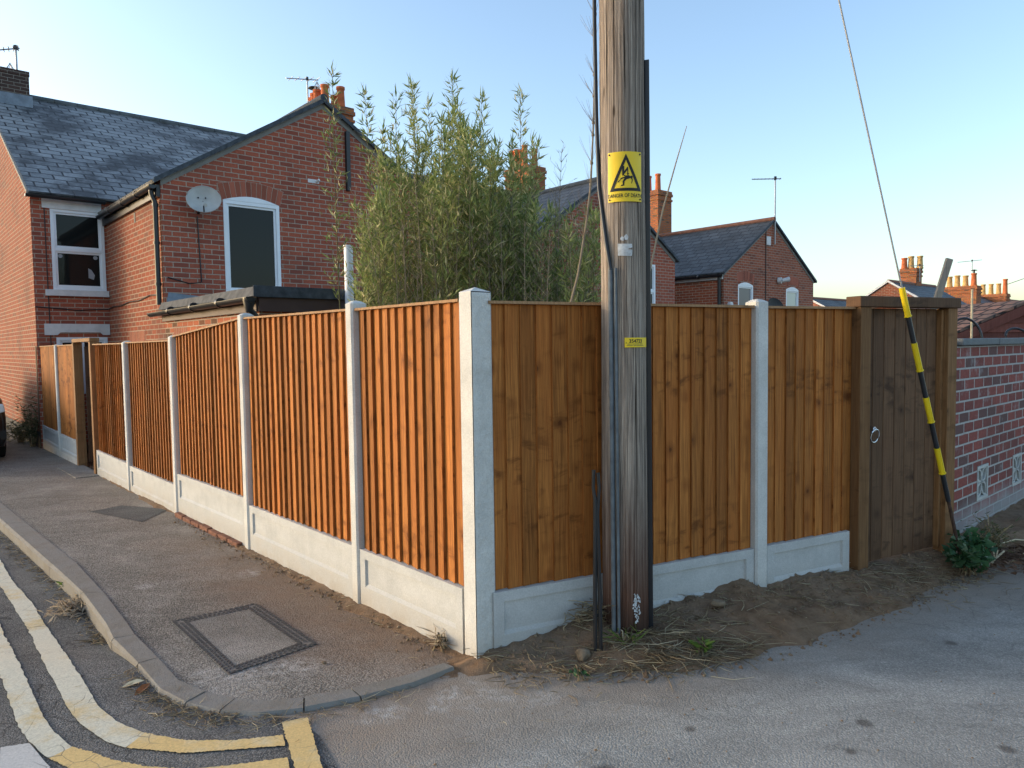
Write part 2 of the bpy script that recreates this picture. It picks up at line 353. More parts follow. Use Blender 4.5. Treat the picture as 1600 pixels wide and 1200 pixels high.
CANE = leaf_mat('bamboo_cane', (.10, .13, .045), (.26, .22, .11), (.34, .28, .17), .6)
DEADC = leaf_mat('dead_cane', (.40, .33, .24), (.26, .21, .155), (.50, .42, .31), .7)
BRAMBLE = leaf_mat('bramble_leaf', (.03, .085, .035), (.065, .15, .06), (.20, .28, .17))
WEED = leaf_mat('weed_leaf', (.07, .085, .035), (.15, .15, .07), (.22, .18, .1))
GRASSG = leaf_mat('green_blade', (.08, .15, .03), (.17, .26, .05), (.3, .3, .1))
DLEAF = plain('dead_leaf', (.26, .10, .035), .7, var=.3, sc=30)
ROAD = asphalt_mat('road_asphalt', (.29, .275, .245), (.40, .385, .345), (.175, .168, .155), (.36, .335, .30), .5, 120, .22, dark_spots=[(1.36, 2.86, .035), (1.52, 3.08, .05), (2.0, 2.86, .04), (.75, 3.05, .03), (.35, 2.75, .06), (2.4, 3.9, .05), (1.0, 2.55, .10)], rbrown=(.27, .215, .165), blobs=[(-.33, 3.34, .17), (-.1, 3.40, .16), (-.62, 3.22, .12), (.12, 3.36, .12), (-.9, 3.05, .08)], soft=.5)
OLDROAD = asphalt_mat('old_asphalt', (.135, .13, .12), (.25, .24, .22), (.06, .058, .055), (.25, .23, .20), .45, 130, .8)
PAVE = asphalt_mat('pavement_asphalt', (.21, .19, .16), (.36, .33, .285), (.082, .074, .064), (.42, .395, .355), .6, 110, .25, brown=(.19, .125, .083), blobs=[(-1.42, 3.56, .20), (-1.15, 3.68, .16), (-1.62, 3.62, .10), (-1.95, 5.3, .12), (-2.3, 6.0, .15), (-2.6, 5.0, .08)])
LID = asphalt_mat('cover_infill', (.22, .205, .18), (.30, .28, .25), (.10, .092, .08), (.34, .325, .30), .6, 140)
PATCH = asphalt_mat('patch_asphalt', (.09, .09, .085), (.15, .15, .145), (.035, .035, .035), (.2, .19, .17), .3, 130)
YPAINT = paint_mat('yellow_road_paint', (.60, .56, .43), (.58, .45, .24), .7)
YPAINT2 = paint_mat('strong_yellow_road_paint', (.66, .46, .19), (.62, .50, .29), .7)
WPAINTR = paint_mat('white_road_paint', (.52, .50, .46), (.44, .42, .39), .85)
CARP = plain('black_car_paint', (.012, .012, .014), .18, .6, var=.1)
TYRE = plain('tyre_rubber', (.015, .015, .015), .85, .2)
LAMPG = plain('lamp_lens', (.62, .68, .70), .12, .6)
REDW = wood_mat('red_stained_wood', (.12, .04, .03), (.20, .075, .055), (.15, .05, .04), knot=.4)
def _pole():
    m = M('pole_wood', .96, .04); o = m.obj(); x = m.sep(o)
    ang = m.math('ARCTAN2', x[1], x[0])
    w = m.noise(m.mapv(o, (5, 5, .9)), 1, 3)
    vec = m.comb(m.math('MULTIPLY_ADD', w, .55, m.math('MULTIPLY', ang, 2.4)), m.math('MULTIPLY', x[2], .75), 0.0)
    g = m.noise(m.mapv(vec, (11, 3.2, 1)), 1, 6, .7); f = m.noise(m.mapv(vec, (60, 6, 1)), 1, 4, .65)
    c = m.mix(m.ramp(g, (.3, 0.0), (.7, 1.0)), (.32, .255, .20), (.60, .50, .41))
    c = m.mix(m.ramp(f, (.36, .85), (.52, 0.0)), c, (.09, .072, .06))
    fl_ = m.noise(m.mapv(vec, (26, 20, 1)), 1, 4, .7); c = m.mix(m.ramp(fl_, (.55, 0.0), (.7, .6)), c, (.66, .56, .47))
    big = m.noise(m.mapv(vec, (3.2, 1.6, 1)), 1, 5, .6, .6); c = m.mix(m.ramp(big, (.45, 0.0), (.62, .75)), c, (.15, .12, .10)); c = m.mix(m.ramp(big, (.30, .6), (.42, 0.0)), c, (.48, .43, .37))
    l1 = m.math('ABSOLUTE', m.math('SUBTRACT', m.noise(m.mapv(vec, (2.3, .16, 1)), 1, 2), .5)); l2 = m.math('ABSOLUTE', m.math('SUBTRACT', m.noise(m.mapv(vec, (6.5, .8, 1), (3, 7, 0)), 1, 3), .5))
    ck = m.math('MAXIMUM', m.ramp(l1, (.0, 1.0), (.008, .8), (.014, 0.0)), m.math('MULTIPLY', m.ramp(l2, (.0, 1.0), (.012, 0.0)), m.ramp(m.noise(m.mapv(vec, (2, 1.2, 1)), 1, 2), (.45, 0.0), (.55, .85)))); c = m.mix(ck, c, (.03, .023, .018))
    vo = m.n('ShaderNodeTexVoronoi', {'Vector': m.mapv(m.comb(ang, x[2], 0.0), (1.6, 2.6, 1)), 'Scale': 1.0}).outputs['Distance']
    kn = m.ramp(vo, (.0, 1.0), (.06, .8), (.11, 0.0)); c = m.mix(kn, c, (.03, .022, .017))
    low = m.ramp(m.math('ADD', x[2], m.math('MULTIPLY', m.math('SUBTRACT', g, .5), .5)), (.25, .9), (1.35, 0.0))
    c = m.mix(low, c, m.mix(g, (.055, .022, .014), (.17, .082, .055)))
    bk = m.ramp(m.math('ADD', x[2], m.math('MULTIPLY', g, .15)), (.10, .8), (.34, 0.0)); c = m.mix(bk, c, (.03, .024, .02))
    m.col(c); m.bump(m.math('SUBTRACT', m.math('ADD', m.math('MULTIPLY', g, .8), m.math('MULTIPLY', f, .5)), m.math('MULTIPLY', ck, 1.2)), .7, .012); return m.m
POLEWOOD = _pole()
def _soil():
    m = M('soil', .95, .1); o = m.obj(); n = m.noise(o, 11, 8, .72); n2 = m.noise(o, 2.1, 4); s = m.noise(o, 140, 3, .7)
    c = m.mix(m.ramp(n, (.3, 0.0), (.7, 1.0)), (.135, .08, .045), (.30, .195, .12)); c = m.mix(m.ramp(n2, (.4, 0.0), (.7, .6)), c, (.22, .17, .125))
    c = m.mix(m.ramp(s, (.62, 0.0), (.72, .55)), c, (.30, .24, .175))
    m.col(c); m.bump(m.math('ADD', n, m.math('MULTIPLY', s, .3)), .9, .03); return m.m
SOIL = _soil()
RC = lambda: (RNG.random(), RNG.random(), RNG.random())

# ------------------------------------------------------------------ frames of reference
A = V((-.285, 3.75, 0)) + V((.74031, .67227, 0)) * .075; DL = V((-.67227, .74031, 0)); NL = V((-.74031, -.67227, 0))     # fence along the pavement
Q = V((-.10, 3.81, 0)); DR = V((.9085, .4179, 0)); NR = V((.4179, -.9085, 0))            # fence along the right-hand road
D1 = V((-.66272, .74887, 0)); D2 = V((.74887, .66272, 0)); C0 = V((-5.06, 10.633, 0))     # terrace axes
UP = V((0, 0, 1))
def L(s, d=0, z=0): return A + DL * (s * 1.018 + .045) + NL * d + UP * z
def Rr(s, d=0, z=0): return Q + DR * s + NR * d + UP * z
def H(s, t, z=0): return C0 + D2 * s + D1 * t + UP * z

# ------------------------------------------------------------------ ground, roads, pavement
def roadz(x, y):
    t = sstep(3.65, 4.45, y) * sstep(-1.3, -1.9, x)
    return -.014 - .088 * t
g = MB(); g.poly([(-900, -300, -.135), (900, -300, -.135), (900, 1500, -.135), (-900, 1500, -.135)]); struct(g.build('ground', SOIL))
def sheet(name, mat, xs, ys, zf):
    m = MB(); vs = [(x, y, zf(x, y)) for y in ys for x in xs]; nx = len(xs)
    m.mesh(vs, [(j * nx + i, j * nx + i + 1, (j + 1) * nx + i + 1, (j + 1) * nx + i) for j in range(len(ys) - 1) for i in range(nx - 1)], smooth=True)
    return struct(m.build(name, mat, recalc=False))
xs = [-30, -20, -14, -10, -8, -6.5] + [-5.5 + .06 * i for i in range(100)] + [.6, 1, 2, 4, 8, 14, 24]
ys = [-4, 0, 1.5] + [2.2 + .06 * i for i in range(60)] + [6, 7, 8, 10, 13, 18, 26, 40]
sheet('road', ROAD, xs, ys, roadz)
kout = [(-2.98, 4.88), (-2.488, 4.294), (-2.325, 4.07), (-2.001, 3.728), (-1.745, 3.438), (-1.56, 3.30), (-1.36, 3.22), (-1.166, 3.195), (-.98, 3.232), (-.728, 3.335), (-.50, 3.47), (-.316, 3.64)]
kin = [(-2.80, 4.85), (-2.36, 4.31), (-2.22, 4.13), (-1.92, 3.80), (-1.69, 3.535), (-1.506, 3.415), (-1.33, 3.345), (-1.168, 3.32), (-1.01, 3.345), (-.80, 3.425), (-.56, 3.55), (-.375, 3.69)]
kd = V((-.693, .721))
kout = [(-2.98 + kd.x * t, 4.88 + kd.y * t) for t in (26, 18, 14, 11, 9, 7.3, 6.4, 5.5, 4.6, 3.7, 2.8, 1.85, .92)] + kout
kin = [(-2.85 + kd.x * t + .02, 4.955 + kd.y * t) for t in (26, 18, 14, 11, 9, 7.3, 6.4, 5.5, 4.6, 3.7, 2.8, 1.85, .92)] + kin
# older, darker road surface along the double yellow lines
m = MB(); old = [(p[0], p[1]) for p in kout[2:]]
inn = [(-11.2, 8.6), (-10, 6.9), (-7.5, 5.2), (-5.5, 3.9), (-4.2, 3.0), (-3.4, 2.6)]
edge = old[:-4] + [(-1.0, 3.19), (-.86, 3.05), (-.74, 2.84), (-.62, 2.5), (-.5, 2.1), (-4, 1.8), (-9, 3.5), (-14, 8)]
NSEG = 40
outer = [V(p) for p in old[:-4]] + [V((-1.0, 3.19)), V((-.85, 3.03)), V((-.72, 2.8))]
outer = sum([[lerp(p, q, k / max(1, round(min(2.0, (q - p).length) / .07))) for k in range(max(1, round(min(2.0, (q - p).length) / .07)))] for p, q in zip(outer, outer[1:])], []) + [outer[-1]]
for i in range(len(outer) - 1):
    a, b = outer[i], outer[i + 1]
    ca, cb = V((-3.2, 1.0)) + (a - V((-1.2, 3.0))) * .9, V((-3.2, 1.0)) + (b - V((-1.2, 3.0))) * .9
    for k in range(40):
        q = [lerp(a, ca, k / 40), lerp(b, cb, k / 40), lerp(b, cb, (k + 1) / 40), lerp(a, ca, (k + 1) / 40)]
        m.poly([(p.x, p.y, roadz(p.x, p.y) + .004) for p in q], smooth=True)
struct(m.build('old_road_surface', OLDROAD, recalc=False, merge=True))
m = MB()
pts = [V((p[0], p[1], 0)) for p in kin] + [L(-.06, .02), L(12, .02), L(30, .02), V((-40, 40, 0)), V((-30, 26, 0))]
m.poly([p for p in pts]); pv = struct(m.build('pavement', PAVE))
bm = bmesh.new(); bm.from_mesh(pv.data); bmesh.ops.triangulate(bm, faces=bm.faces); bm.to_mesh(pv.data); bm.free()
m = MB()
for i in range(len(kout) - 1):
    a, b, c, d = V(kout[i]), V(kout[i + 1]), V(kin[i + 1]), V(kin[i])
    n = max(1, round((b - a).length / .9))
    for k in range(n):
        t0, t1 = k / n, (k + 1) / n; e = (.009 if i % 3 == 0 or n > 1 else .0) / max(.3, (b - a).length / n)
        o0, o1 = lerp(a, b, t0 + e), lerp(a, b, t1 - e); i0, i1 = lerp(d, c, t0 + e), lerp(d, c, t1 - e)
        h = .006 + .004 * hnoise(i // 3, k, 1, 77)
        ch = .018
        q0, q1 = lerp(o0, i0, .12), lerp(o1, i1, .12)
        prof0 = [(o0, -.14), (o0, h - ch), (q0, h), (i0, h), (i0, -.14)]; prof1 = [(o1, -.14), (o1, h - ch), (q1, h), (i1, h), (i1, -.14)]
        vs = [(p.x, p.y, z) for p, z in prof0 + prof1]
        m.mesh(vs, [(j, j + 1, j + 6, j + 5) for j in range(4)] + [(0, 1, 2, 3, 4), (5, 6, 7, 8, 9)])
struct(m.build('kerb', KERB))
# painted lines
def onroad(px, py):
    p = gnd(px, py, -.05)
    for _ in range(4): p = gnd(px, py, roadz(p.x, p.y))
    return p
def resample(pts, n):
    pts = [V(p) for p in pts]; ds = [0]
    for a, b in zip(pts, pts[1:]): ds.append(ds[-1] + (b - a).length)
    return [V((float(np.interp(ds[-1] * i / n, ds, [p.x for p in pts])), float(np.interp(ds[-1] * i / n, ds, [p.y for p in pts])))) for i in range(n + 1)]
def strip(name, mat, left, right, n=60, jag=.004, lift=.010):
    a, b = resample(left, n), resample(right, n); m = MB(); W = 4
    vs = []
    for i in range(n + 1):
        for k in range(W + 1):
            p = lerp(a[i], b[i], k / W)
            if k in (0, W):
                p = p + V((RNG.uniform(-jag, jag), RNG.uniform(-jag, jag)))
            vs.append((p.x, p.y, roadz(p.x, p.y) + lift))
    m.mesh(vs, [(i * (W + 1) + k, i * (W + 1) + k + 1, (i + 1) * (W + 1) + k + 1, (i + 1) * (W + 1) + k) for i in range(n) for k in range(W)], smooth=True)
    return struct(m.build(name, mat, recalc=False))
P3 = lambda l: [tuple(onroad(x / 3, 800 + y / 3)[:2]) for x, y in l]
ext = lambda l, far: [tuple(V(l[0]) + kd * t) for t in (far, far * .5, far * .2)] + list(l)
inL = P3([(0, 350), (90, 490), (150, 590), (215, 740), (260, 810), (330, 950), (410, 1030), (500, 1090), (590, 1115)])
inR = P3([(0, 225), (60, 330), (150, 430), (210, 530), (260, 600), (340, 720), (420, 850), (460, 920), (560, 1000), (680, 1045)])
strip('yellow_road_line', YPAINT, ext(inL, 14), ext(inR, 14), 420)
inL2 = P3([(590, 1115), (700, 1125), (860, 1140), (1340, 1105)]); inR2 = P3([(680, 1045), (870, 1080), (1100, 1080), (1325, 1055)])
strip('yellow_road_line', YPAINT2, inL2, inR2, 90)
oR = P3([(0, 535), (40, 620), (100, 740), (150, 850), (200, 960), (260, 1050), (340, 1110)]); oL = P3([(0, 770), (40, 880), (80, 1000), (140, 1090), (200, 1140), (230, 1165)])
strip('yellow_road_line', YPAINT, ext(oL, 14), ext(oR, 14), 420)
oR2 = P3([(340, 1110), (430, 1135), (540, 1175), (700, 1205), (900, 1215), (1100, 1195), (1350, 1160)]); oL2 = P3([(230, 1165), (330, 1215), (460, 1260), (650, 1290), (900, 1300), (1150, 1275), (1360, 1240)])
strip('yellow_road_line', YPAINT2, oL2, oR2, 120)
strip('yellow_road_line', YPAINT2, P3([(1320, 1000), (1345, 1085), (1375, 1190), (1400, 1290)]), P3([(1440, 975), (1470, 1065), (1500, 1175), (1530, 1270)]), 40, lift=.014)
strip('white_road_line', WPAINTR, P3([(0, 1120), (70, 1108), (140, 1098)]), P3([(0, 1290), (110, 1270), (235, 1215)]), 14, lift=.014)

# garden ground behind the fences
m = MB(); m.poly([L(.1, -.06, -.02), L(12, -.06, -.02), H(-1.1, 3.3, -.02), H(30, 3.3, -.02), V((30, 14, -.02)), V((5.6, 7.9, -.02)), V((3.5, 5.75, -.02)), Rr(2.7, -.1, -.02), Rr(0.1, -.06, -.02)])
gd = struct(m.build('garden_soil', SOIL)); bm = bmesh.new(); bm.from_mesh(gd.data); bmesh.ops.triangulate(bm, faces=bm.faces); bm.to_mesh(gd.data); bm.free()
# soil bank in front of the right-hand fence
def soil_h(s): return interp(s, [-.3, 0, .3, .5, .75, 1.0, 1.35, 1.62, 1.7, 1.82, 2.0, 2.66, 2.8, 3.3, 3.7, 4.6, 6], [.0, .06, .085, .145, .12, .115, .13, .18, .18, .10, .125, .115, .085, .09, .10, .12, .12])
def soil_D(s): return interp(s, [-.38, -.12, 0, .3, .57, .9, 1.4, 1.82, 2.4, 2.9, 3.27, 3.9, 4.6, 6], [.10, .16, .2, .40, .51, .58, .61, .59, .49, .39, .30, .24, .12, -.4])
def soil_z(s, d):
    p = Rr(s, d); D = soil_D(s) + .05 * hnoise(s, d, 5, 3)
    n = .018 * hnoise(p.x, p.y, 7, 1) + .012 * hnoise(p.x, p.y, 19, 2) + .006 * hnoise(p.x, p.y, 45, 4)
    if d <= 0: return soil_h(s) + n * .6
    t = max(0, 1 - d / max(D, .05))
    return -.014 + (soil_h(s) + .014) * t ** .8 + n * min(1, t * 4) - .03 * max(0, d - D) / .1
m = MB(); ns, nd_ = 170, 46; ss = [-.36 + 6.14 * i / ns for i in range(ns + 1)]
vs = []
for s in ss:
    for k in range(nd_ + 1):
        d = -.04 - (1.0 if s > 2.72 else 0) * (1 - k / nd_) ** 2 * .9 + (soil_D(s) + .16) * (k / nd_)
        vs.append(Rr(s, d, soil_z(s, d)))
m.mesh(vs, [(i * (nd_ + 1) + k, i * (nd_ + 1) + k + 1, (i + 1) * (nd_ + 1) + k + 1, (i + 1) * (nd_ + 1) + k) for i in range(ns) for k in range(nd_)], smooth=True)
struct(m.build('soil_bank', SOIL, recalc=False))
# trodden soil strip at the foot of the left-hand fence
m = MB(); ns = 160; vs = []
for i in range(ns + 1):
    s = -.16 + 7.58 * i / ns
    w = .05 + .07 * (hnoise(s, 0, 2.2, 8) + 1) * .5 + .06 * sstep(3.2, 1.6, s) + .03 * hnoise(s, 3, 8, 5)
    for k in range(7):
        d = -.02 + (w + .02) * k / 6
        h = (.028 + .015 * hnoise(s, d, 9, 6)) * (1 - k / 6) ** 1.3 + .008 * hnoise(s * 3, d * 3, 9, 9) * (1 if k < 6 else 0)
        vs.append(L(s, d, max(h, .0) - (.006 if k == 6 else 0) + .002))
m.mesh(vs, [(i * 7 + k, i * 7 + k + 1, (i + 1) * 7 + k + 1, (i + 1) * 7 + k) for i in range(ns) for k in range(6)], smooth=True)
struct(m.build('soil_strip', SOIL, recalc=False))

# ------------------------------------------------------------------ fences
def board_panel(parent, fr, s0, s1, z0, zt0, zt1, flip=False, pitch=.0885, mat=WOOD, name='board_panel', step=.020, bottom_drop=None):
    """vertical feather-edge boards; fr(s,d,z) frame; thick edge on the low-s side unless flip"""
    n = max(1, round((s1 - s0) / pitch)); p = (s1 - s0) / n; m = MB()
    for i in range(n):
        a = s0 + i * p + RNG.uniform(-.004, .004) * (i > 0); b = s0 + (i + 1) * p + .008 * (i < n - 1)
        dz = RNG.uniform(-.004, .004); w = RNG.uniform(-.003, .003)
        da, db = .012 + step + w, .012 + w * .3
        if flip: a = s0 + i * p - .008 * (i > 0); b = s0 + (i + 1) * p; da, db = db, da
        za, zb = lerp(zt0, zt1, (a - s0) / (s1 - s0)), lerp(zt0, zt1, (b - s0) / (s1 - s0))
        c = RC(); bz = z0 + dz
        lean = RNG.uniform(-.002, .002)
        vs = [fr(a, 0, bz), fr(b, 0, bz), fr(b, db, bz), fr(a, da, bz), fr(a + lean, 0, za), fr(b + lean, 0, zb), fr(b + lean, db, zb), fr(a + lean, da, za)]
        m.mesh(vs, [(0, 3, 2, 1), (4, 5, 6, 7), (0, 1, 5, 4), (1, 2, 6, 5), (2, 3, 7, 6), (3, 0, 4, 7)], c)
    # back rails
    for zz in (z0 + .25, (z0 + zt0) / 2, min(zt0, zt1) - .25):
        m.box(fr(s0, -.06, zz), fr(s1, -.06, zz) - fr(s0, -.06, zz), fr(s0, -.001, zz) - fr(s0, -.06, zz), UP * .07, RC())
    o = m.build(name, mat, parent)
    cp = MB(); a0, a1 = fr(s0, -.012, zt0 + .001), fr(s1, -.012, zt1 + .001)
    cp.prism([a0, fr(s0, .045, zt0 + .001), fr(s0, .042, zt0 + .016), fr(s0, -.009, zt0 + .018)], a1 - a0, (.3, .6, .95))
    cp.build('capping_rail', CAPWOOD, o)
    return o
def gravel_board(parent, fr, s0, s1, zb, z0, z1, d=.048, mat=GRAVEL, recess=True, name='gravel_board'):
    """z0,z1: top heights at the two ends; recessed rectangle on the face"""
    m = MB(); back = -.004
    def P(s, dd, z): return fr(s, dd, z)
    zt = lambda s: lerp(z0, z1, (s - s0) / (s1 - s0))
    o = [(s0, zb), (s1, zb), (s1, zt(s1)), (s0, zt(s0))]
    ia, ib = s0 + .06, s1 - .06
    zi0 = lambda s: zt(s) - .235; zi1 = lambda s: zt(s) - .055
    i1 = [(ia, zi0(ia)), (ib, zi0(ib)), (ib, zi1(ib)), (ia, zi1(ia))]
    r = .014; i2 = [(ia + r * .6, zi0(ia) + .020), (ib - r * .6, zi0(ib) + .020), (ib - r * .6, zi1(ib) - .004), (ia + r * .6, zi1(ia) - .004)]
    if recess:
        vs = [P(s, d, z) for s, z in o] + [P(s, d, z) for s, z in i1] + [P(s, d - r, z) for s, z in i2] + [P(s, back, z) for s, z in o]
        fs = [(k, (k + 1) % 4, 4 + (k + 1) % 4, 4 + k) for k in range(4)] + [(4 + k, 4 + (k + 1) % 4, 8 + (k + 1) % 4, 8 + k) for k in range(4)] + [(8, 9, 10, 11)]
    else:
        vs = [P(s, d, z) for s, z in o] + [(0, 0, 0)] * 8 + [P(s, back, z) for s, z in o]; fs = [(0, 1, 2, 3)]
        vs[4:12] = vs[0:4] * 2
    fs += [(k, (k + 1) % 4, 12 + (k + 1) % 4, 12 + k) for k in range(4)] + [(12, 13, 14, 15)]
    m.mesh(vs, fs); return m.build(name, mat, parent)
def conc_post(parent, o, ax, ay, w, dp, h, mat=CONC, ch=.012, label=None, zb=-.15, bulge=.022):
    """o = centre of the front face at ground, ax along the fence, ay outwards"""
    m = MB(); hw = w / 2
    ring = [(-hw + ch, 0), (hw - ch, 0), (hw, -ch), (hw, -dp + ch), (hw - ch, -dp), (-hw + ch, -dp), (-hw, -dp + ch), (-hw, -ch)]
    P = lambda q, z, k=1: o + ax * (q[0] * k) + ay * ((q[1] + dp / 2) * k - dp / 2) + UP * z
    vs = [P(q, zb) for q in ring] + [P(q, h) for q in ring] + [P(q, h + bulge * .7, .55) for q in ring] + [o - ay * dp / 2 + UP * (h + bulge)]
    fs = [tuple(reversed(range(8)))] + [(k, (k + 1) % 8, 8 + (k + 1) % 8, 8 + k) for k in range(8)] + [(8 + k, 8 + (k + 1) % 8, 16 + (k + 1) % 8, 16 + k) for k in range(8)] + [(16 + k, 16 + (k + 1) % 8, 24) for k in range(8)]
    m.mesh(vs, fs); p = m.build('concrete_post', mat, parent)
    if label: p['label'] = label
    return p
fl = thing('fence', L(3.8, 0, 0), 'long run of new orange brown board fence with concrete posts beside the pavement', 'fence')
# corner post (shared, stands at the end of this run): left face along D1, right face rough
m = MB(); Fc = V((-.204, 3.694, 0)); a, b = D1 * .10, D2 * .135
vs = [Fc, Fc + a, Fc + a + b, Fc + b]; vs = [p + UP * -.1 for p in vs] + [p + UP * 1.937 for p in vs] + [Fc + (a + b) / 2 + UP * 1.962]
m.mesh(vs, [(0, 1, 5, 4), (1, 2, 6, 5), (2, 3, 7, 6), (4, 5, 8), (5, 6, 8), (6, 7, 8), (7, 4, 8)])
cp = m.build('corner_post', CONC, fl, bevel=.004); cp['label'] = 'tall concrete corner post with a pointed top'
m = MB(); n1, n2 = 14, 150; vs = []
nn = V((D2.y, -D2.x, 0))
for j in range(n2 + 1):
    for i in range(n1 + 1):
        u, z = i / n1, -.05 + 1.982 * j / n2; e = .004 + .9 * .003 * (hnoise(u * .12, z, 90, 21) + hnoise(u * .12, z, 45, 22) * .9)
        if i in (0, n1) or j in (n2,): e = .0015
        vs.append(Fc + b * lerp(.03, .97, u) + nn * e + UP * z)
m.mesh(vs, [(j * (n1 + 1) + i, j * (n1 + 1) + i + 1, (j + 1) * (n1 + 1) + i + 1, (j + 1) * (n1 + 1) + i) for j in range(n2) for i in range(n1)], smooth=True)
m.build('rough_face', CONC2, cp, recalc=False)
posts = [(1.06, 1.935), (2.78, 1.93), (4.53, 1.785), (6.2, 1.748)]
for s, h in posts: conc_post(fl, L(s, .062), DL, NL, .085, .115, h)
for s0, s1, g0, g1, t0, t1, lab in [(-.02, 1.015, .368, .370, 1.888, 1.888, 'short panel next to the corner'), (1.105, 2.735, .372, .38, 1.890, 1.898, None), (2.825, 4.485, .424, .418, 1.90, 1.782, 'panel with a top that slopes down'),
                                    (4.575, 6.155, .292, .305, 1.742, 1.74, None), (6.245, 7.70, .318, .335, 1.732, 1.735, None)]:
    p = board_panel(fl, L, s0, s1, lerp(g0, g1, .5) + .004 if abs(g0 - g1) < .02 else g0, t0, t1)
    if lab: p['label'] = lab
    gravel_board(fl, L, s0, s1, -.1, g0 + .0, g1 + .0)
# far section beyond the little gateway
ff = thing('fence', L(10.1, 0, 0), 'short far section of brown board fence between house corner and narrow gateway', 'fence')
conc_post(ff, L(10.0, .062), DL, NL, .085, .115, 1.752)
for s0, s1, g0, g1 in [(8.80, 9.955, .352, .368), (10.045, 11.40, .37, .40)]:
    board_panel(ff, L, s0, s1, (g0 + g1) / 2, 1.742, 1.735, flip=True)
    gravel_board(ff, L, s0, s1, -.1, g0, g1)
    m = MB(); m.box(L(s0, .048, .0), DL * (s1 - s0), NL * .006, UP * (g0 - .265)); m.build('gravel_board', CONC, ff)
m = MB(); m.box(L(11.40, -.02, -.05), DL * .09, NL * .10, UP * 1.80, (.2, .4, .1)); m.build('timber_post', GATEWOOD, ff, bevel=.004)
# narrow gateway between the two
gw = thing('gateway', L(8.25, 0, 0), 'narrow open gateway with timber jambs set in the far end of the board fence', 'gateway')
for s, dd in ((8.70, .06), (7.72, .06)):
    m = MB(); m.box(L(s, -.05, -.05), DL * .085, NL * .115, UP * 1.83, (.3, .7, .9)); m.build('jamb', POSTWOOD, gw, bevel=.004)
m = MB(); m.box(L(7.72, -.05, 1.782), DL * 1.065, NL * .118, UP * .05, (.6, .2, .9)); m.build('head_rail', POSTWOOD, gw, bevel=.004)
m = MB()
for i in range(8): m.box(L(8.64 - .0 , -.06 - .105 * (i + 1), .06), DL * .022, NL * .10, UP * 1.66, RC())
m.build('gate_leaf', GATEWOOD, gw)
m = MB(); m.box(L(7.6, .0, -.02), DL * 1.2, NL * .32, UP * .03); tag(m.build('threshold_slab', LID), 'pale concrete slab on the pavement in front of the narrow gateway', 'slab')
# right-hand fence
fr_ = thing('fence', Rr(1.3, 0, 0), 'shaded brown board fence behind the wooden utility pole', 'fence')
conc_post(fr_, Rr(1.81, .06), DR, NR, .10, .115, 1.905)
gravel_board(fr_, Rr, -.035, 1.755, -.1, .352, .352, d=.045); gravel_board(fr_, Rr, 1.865, 2.60, -.1, .356, .364, d=.045)
board_panel(fr_, Rr, -.035, 1.755, .354, 1.875, 1.868, pitch=.094, step=.012); board_panel(fr_, Rr, 1.865, 2.64, .362, 1.866, 1.868, pitch=.086, step=.012)
# gate
gt = thing('gate', Rr(3.15, 0, 0), 'dark brown boarded gate with ring handle in a timber frame beside the brick wall', 'gate')
m = MB(); m.box(Rr(2.645, -.02, -.05), DR * .10, NR * .10, UP * 1.93, (.4, .2, .2)); m.build('gate_post', POSTWOOD, gt, bevel=.005)['label'] = 'weathered left gate post'
m = MB(); m.box(Rr(3.545, -.02, -.05), DR * .10, NR * .095, UP * 1.93, (.8, .5, .6)); m.build('gate_post', POSTWOOD, gt, bevel=.005)['label'] = 'orange brown right gate post'
m = MB(); m.box(Rr(3.52, -.02, .13), DR * .025, NR * .06, UP * 1.74, (.1, .9, .8)); m.build('gate_stop', POSTWOOD, gt, bevel=.003)
m = MB(); m.box(Rr(2.63, -.03, 1.882), DR * 1.03, NR * .120, UP * .072, (.15, .35, .25)); m.build('head_rail', GATEWOOD, gt, bevel=.005)
m = MB(); n = 7; w = (3.52 - 2.75) / n
for i in range(n):
    s = 2.75 + i * w; c = RC(); zb = .105 + .03 * (s - 2.75)
    m.prism([Rr(s + .0015, -.03, zb), Rr(s + w - .0015, -.03, zb), Rr(s + w - .0015, -.002, zb), Rr(s + w - .006, .002, zb), Rr(s + .006, .002, zb), Rr(s + .0015, -.002, zb)], UP * (1.878 - zb), c)
m.build('gate_leaf', GATEWOOD, gt)
m = MB(); hc = Rr(2.845, .014, 1.045)
ring = [hc + DR * (.004 + .040 * math.sin(a)) + NR * (.020 + .008 * math.cos(a)) + UP * (-.048 + .046 * math.cos(a)) for a in [2 * math.pi * k / 20 for k in range(21)]]
m.tube(ring, .0052, 8, cap=False); m.tube([hc - NR * .01, hc + NR * .022], [.021, .017], 14); m.tube([hc + NR * .018, hc + NR * .03], .011, 10)
m.build('ring_handle', CHROME, gt)

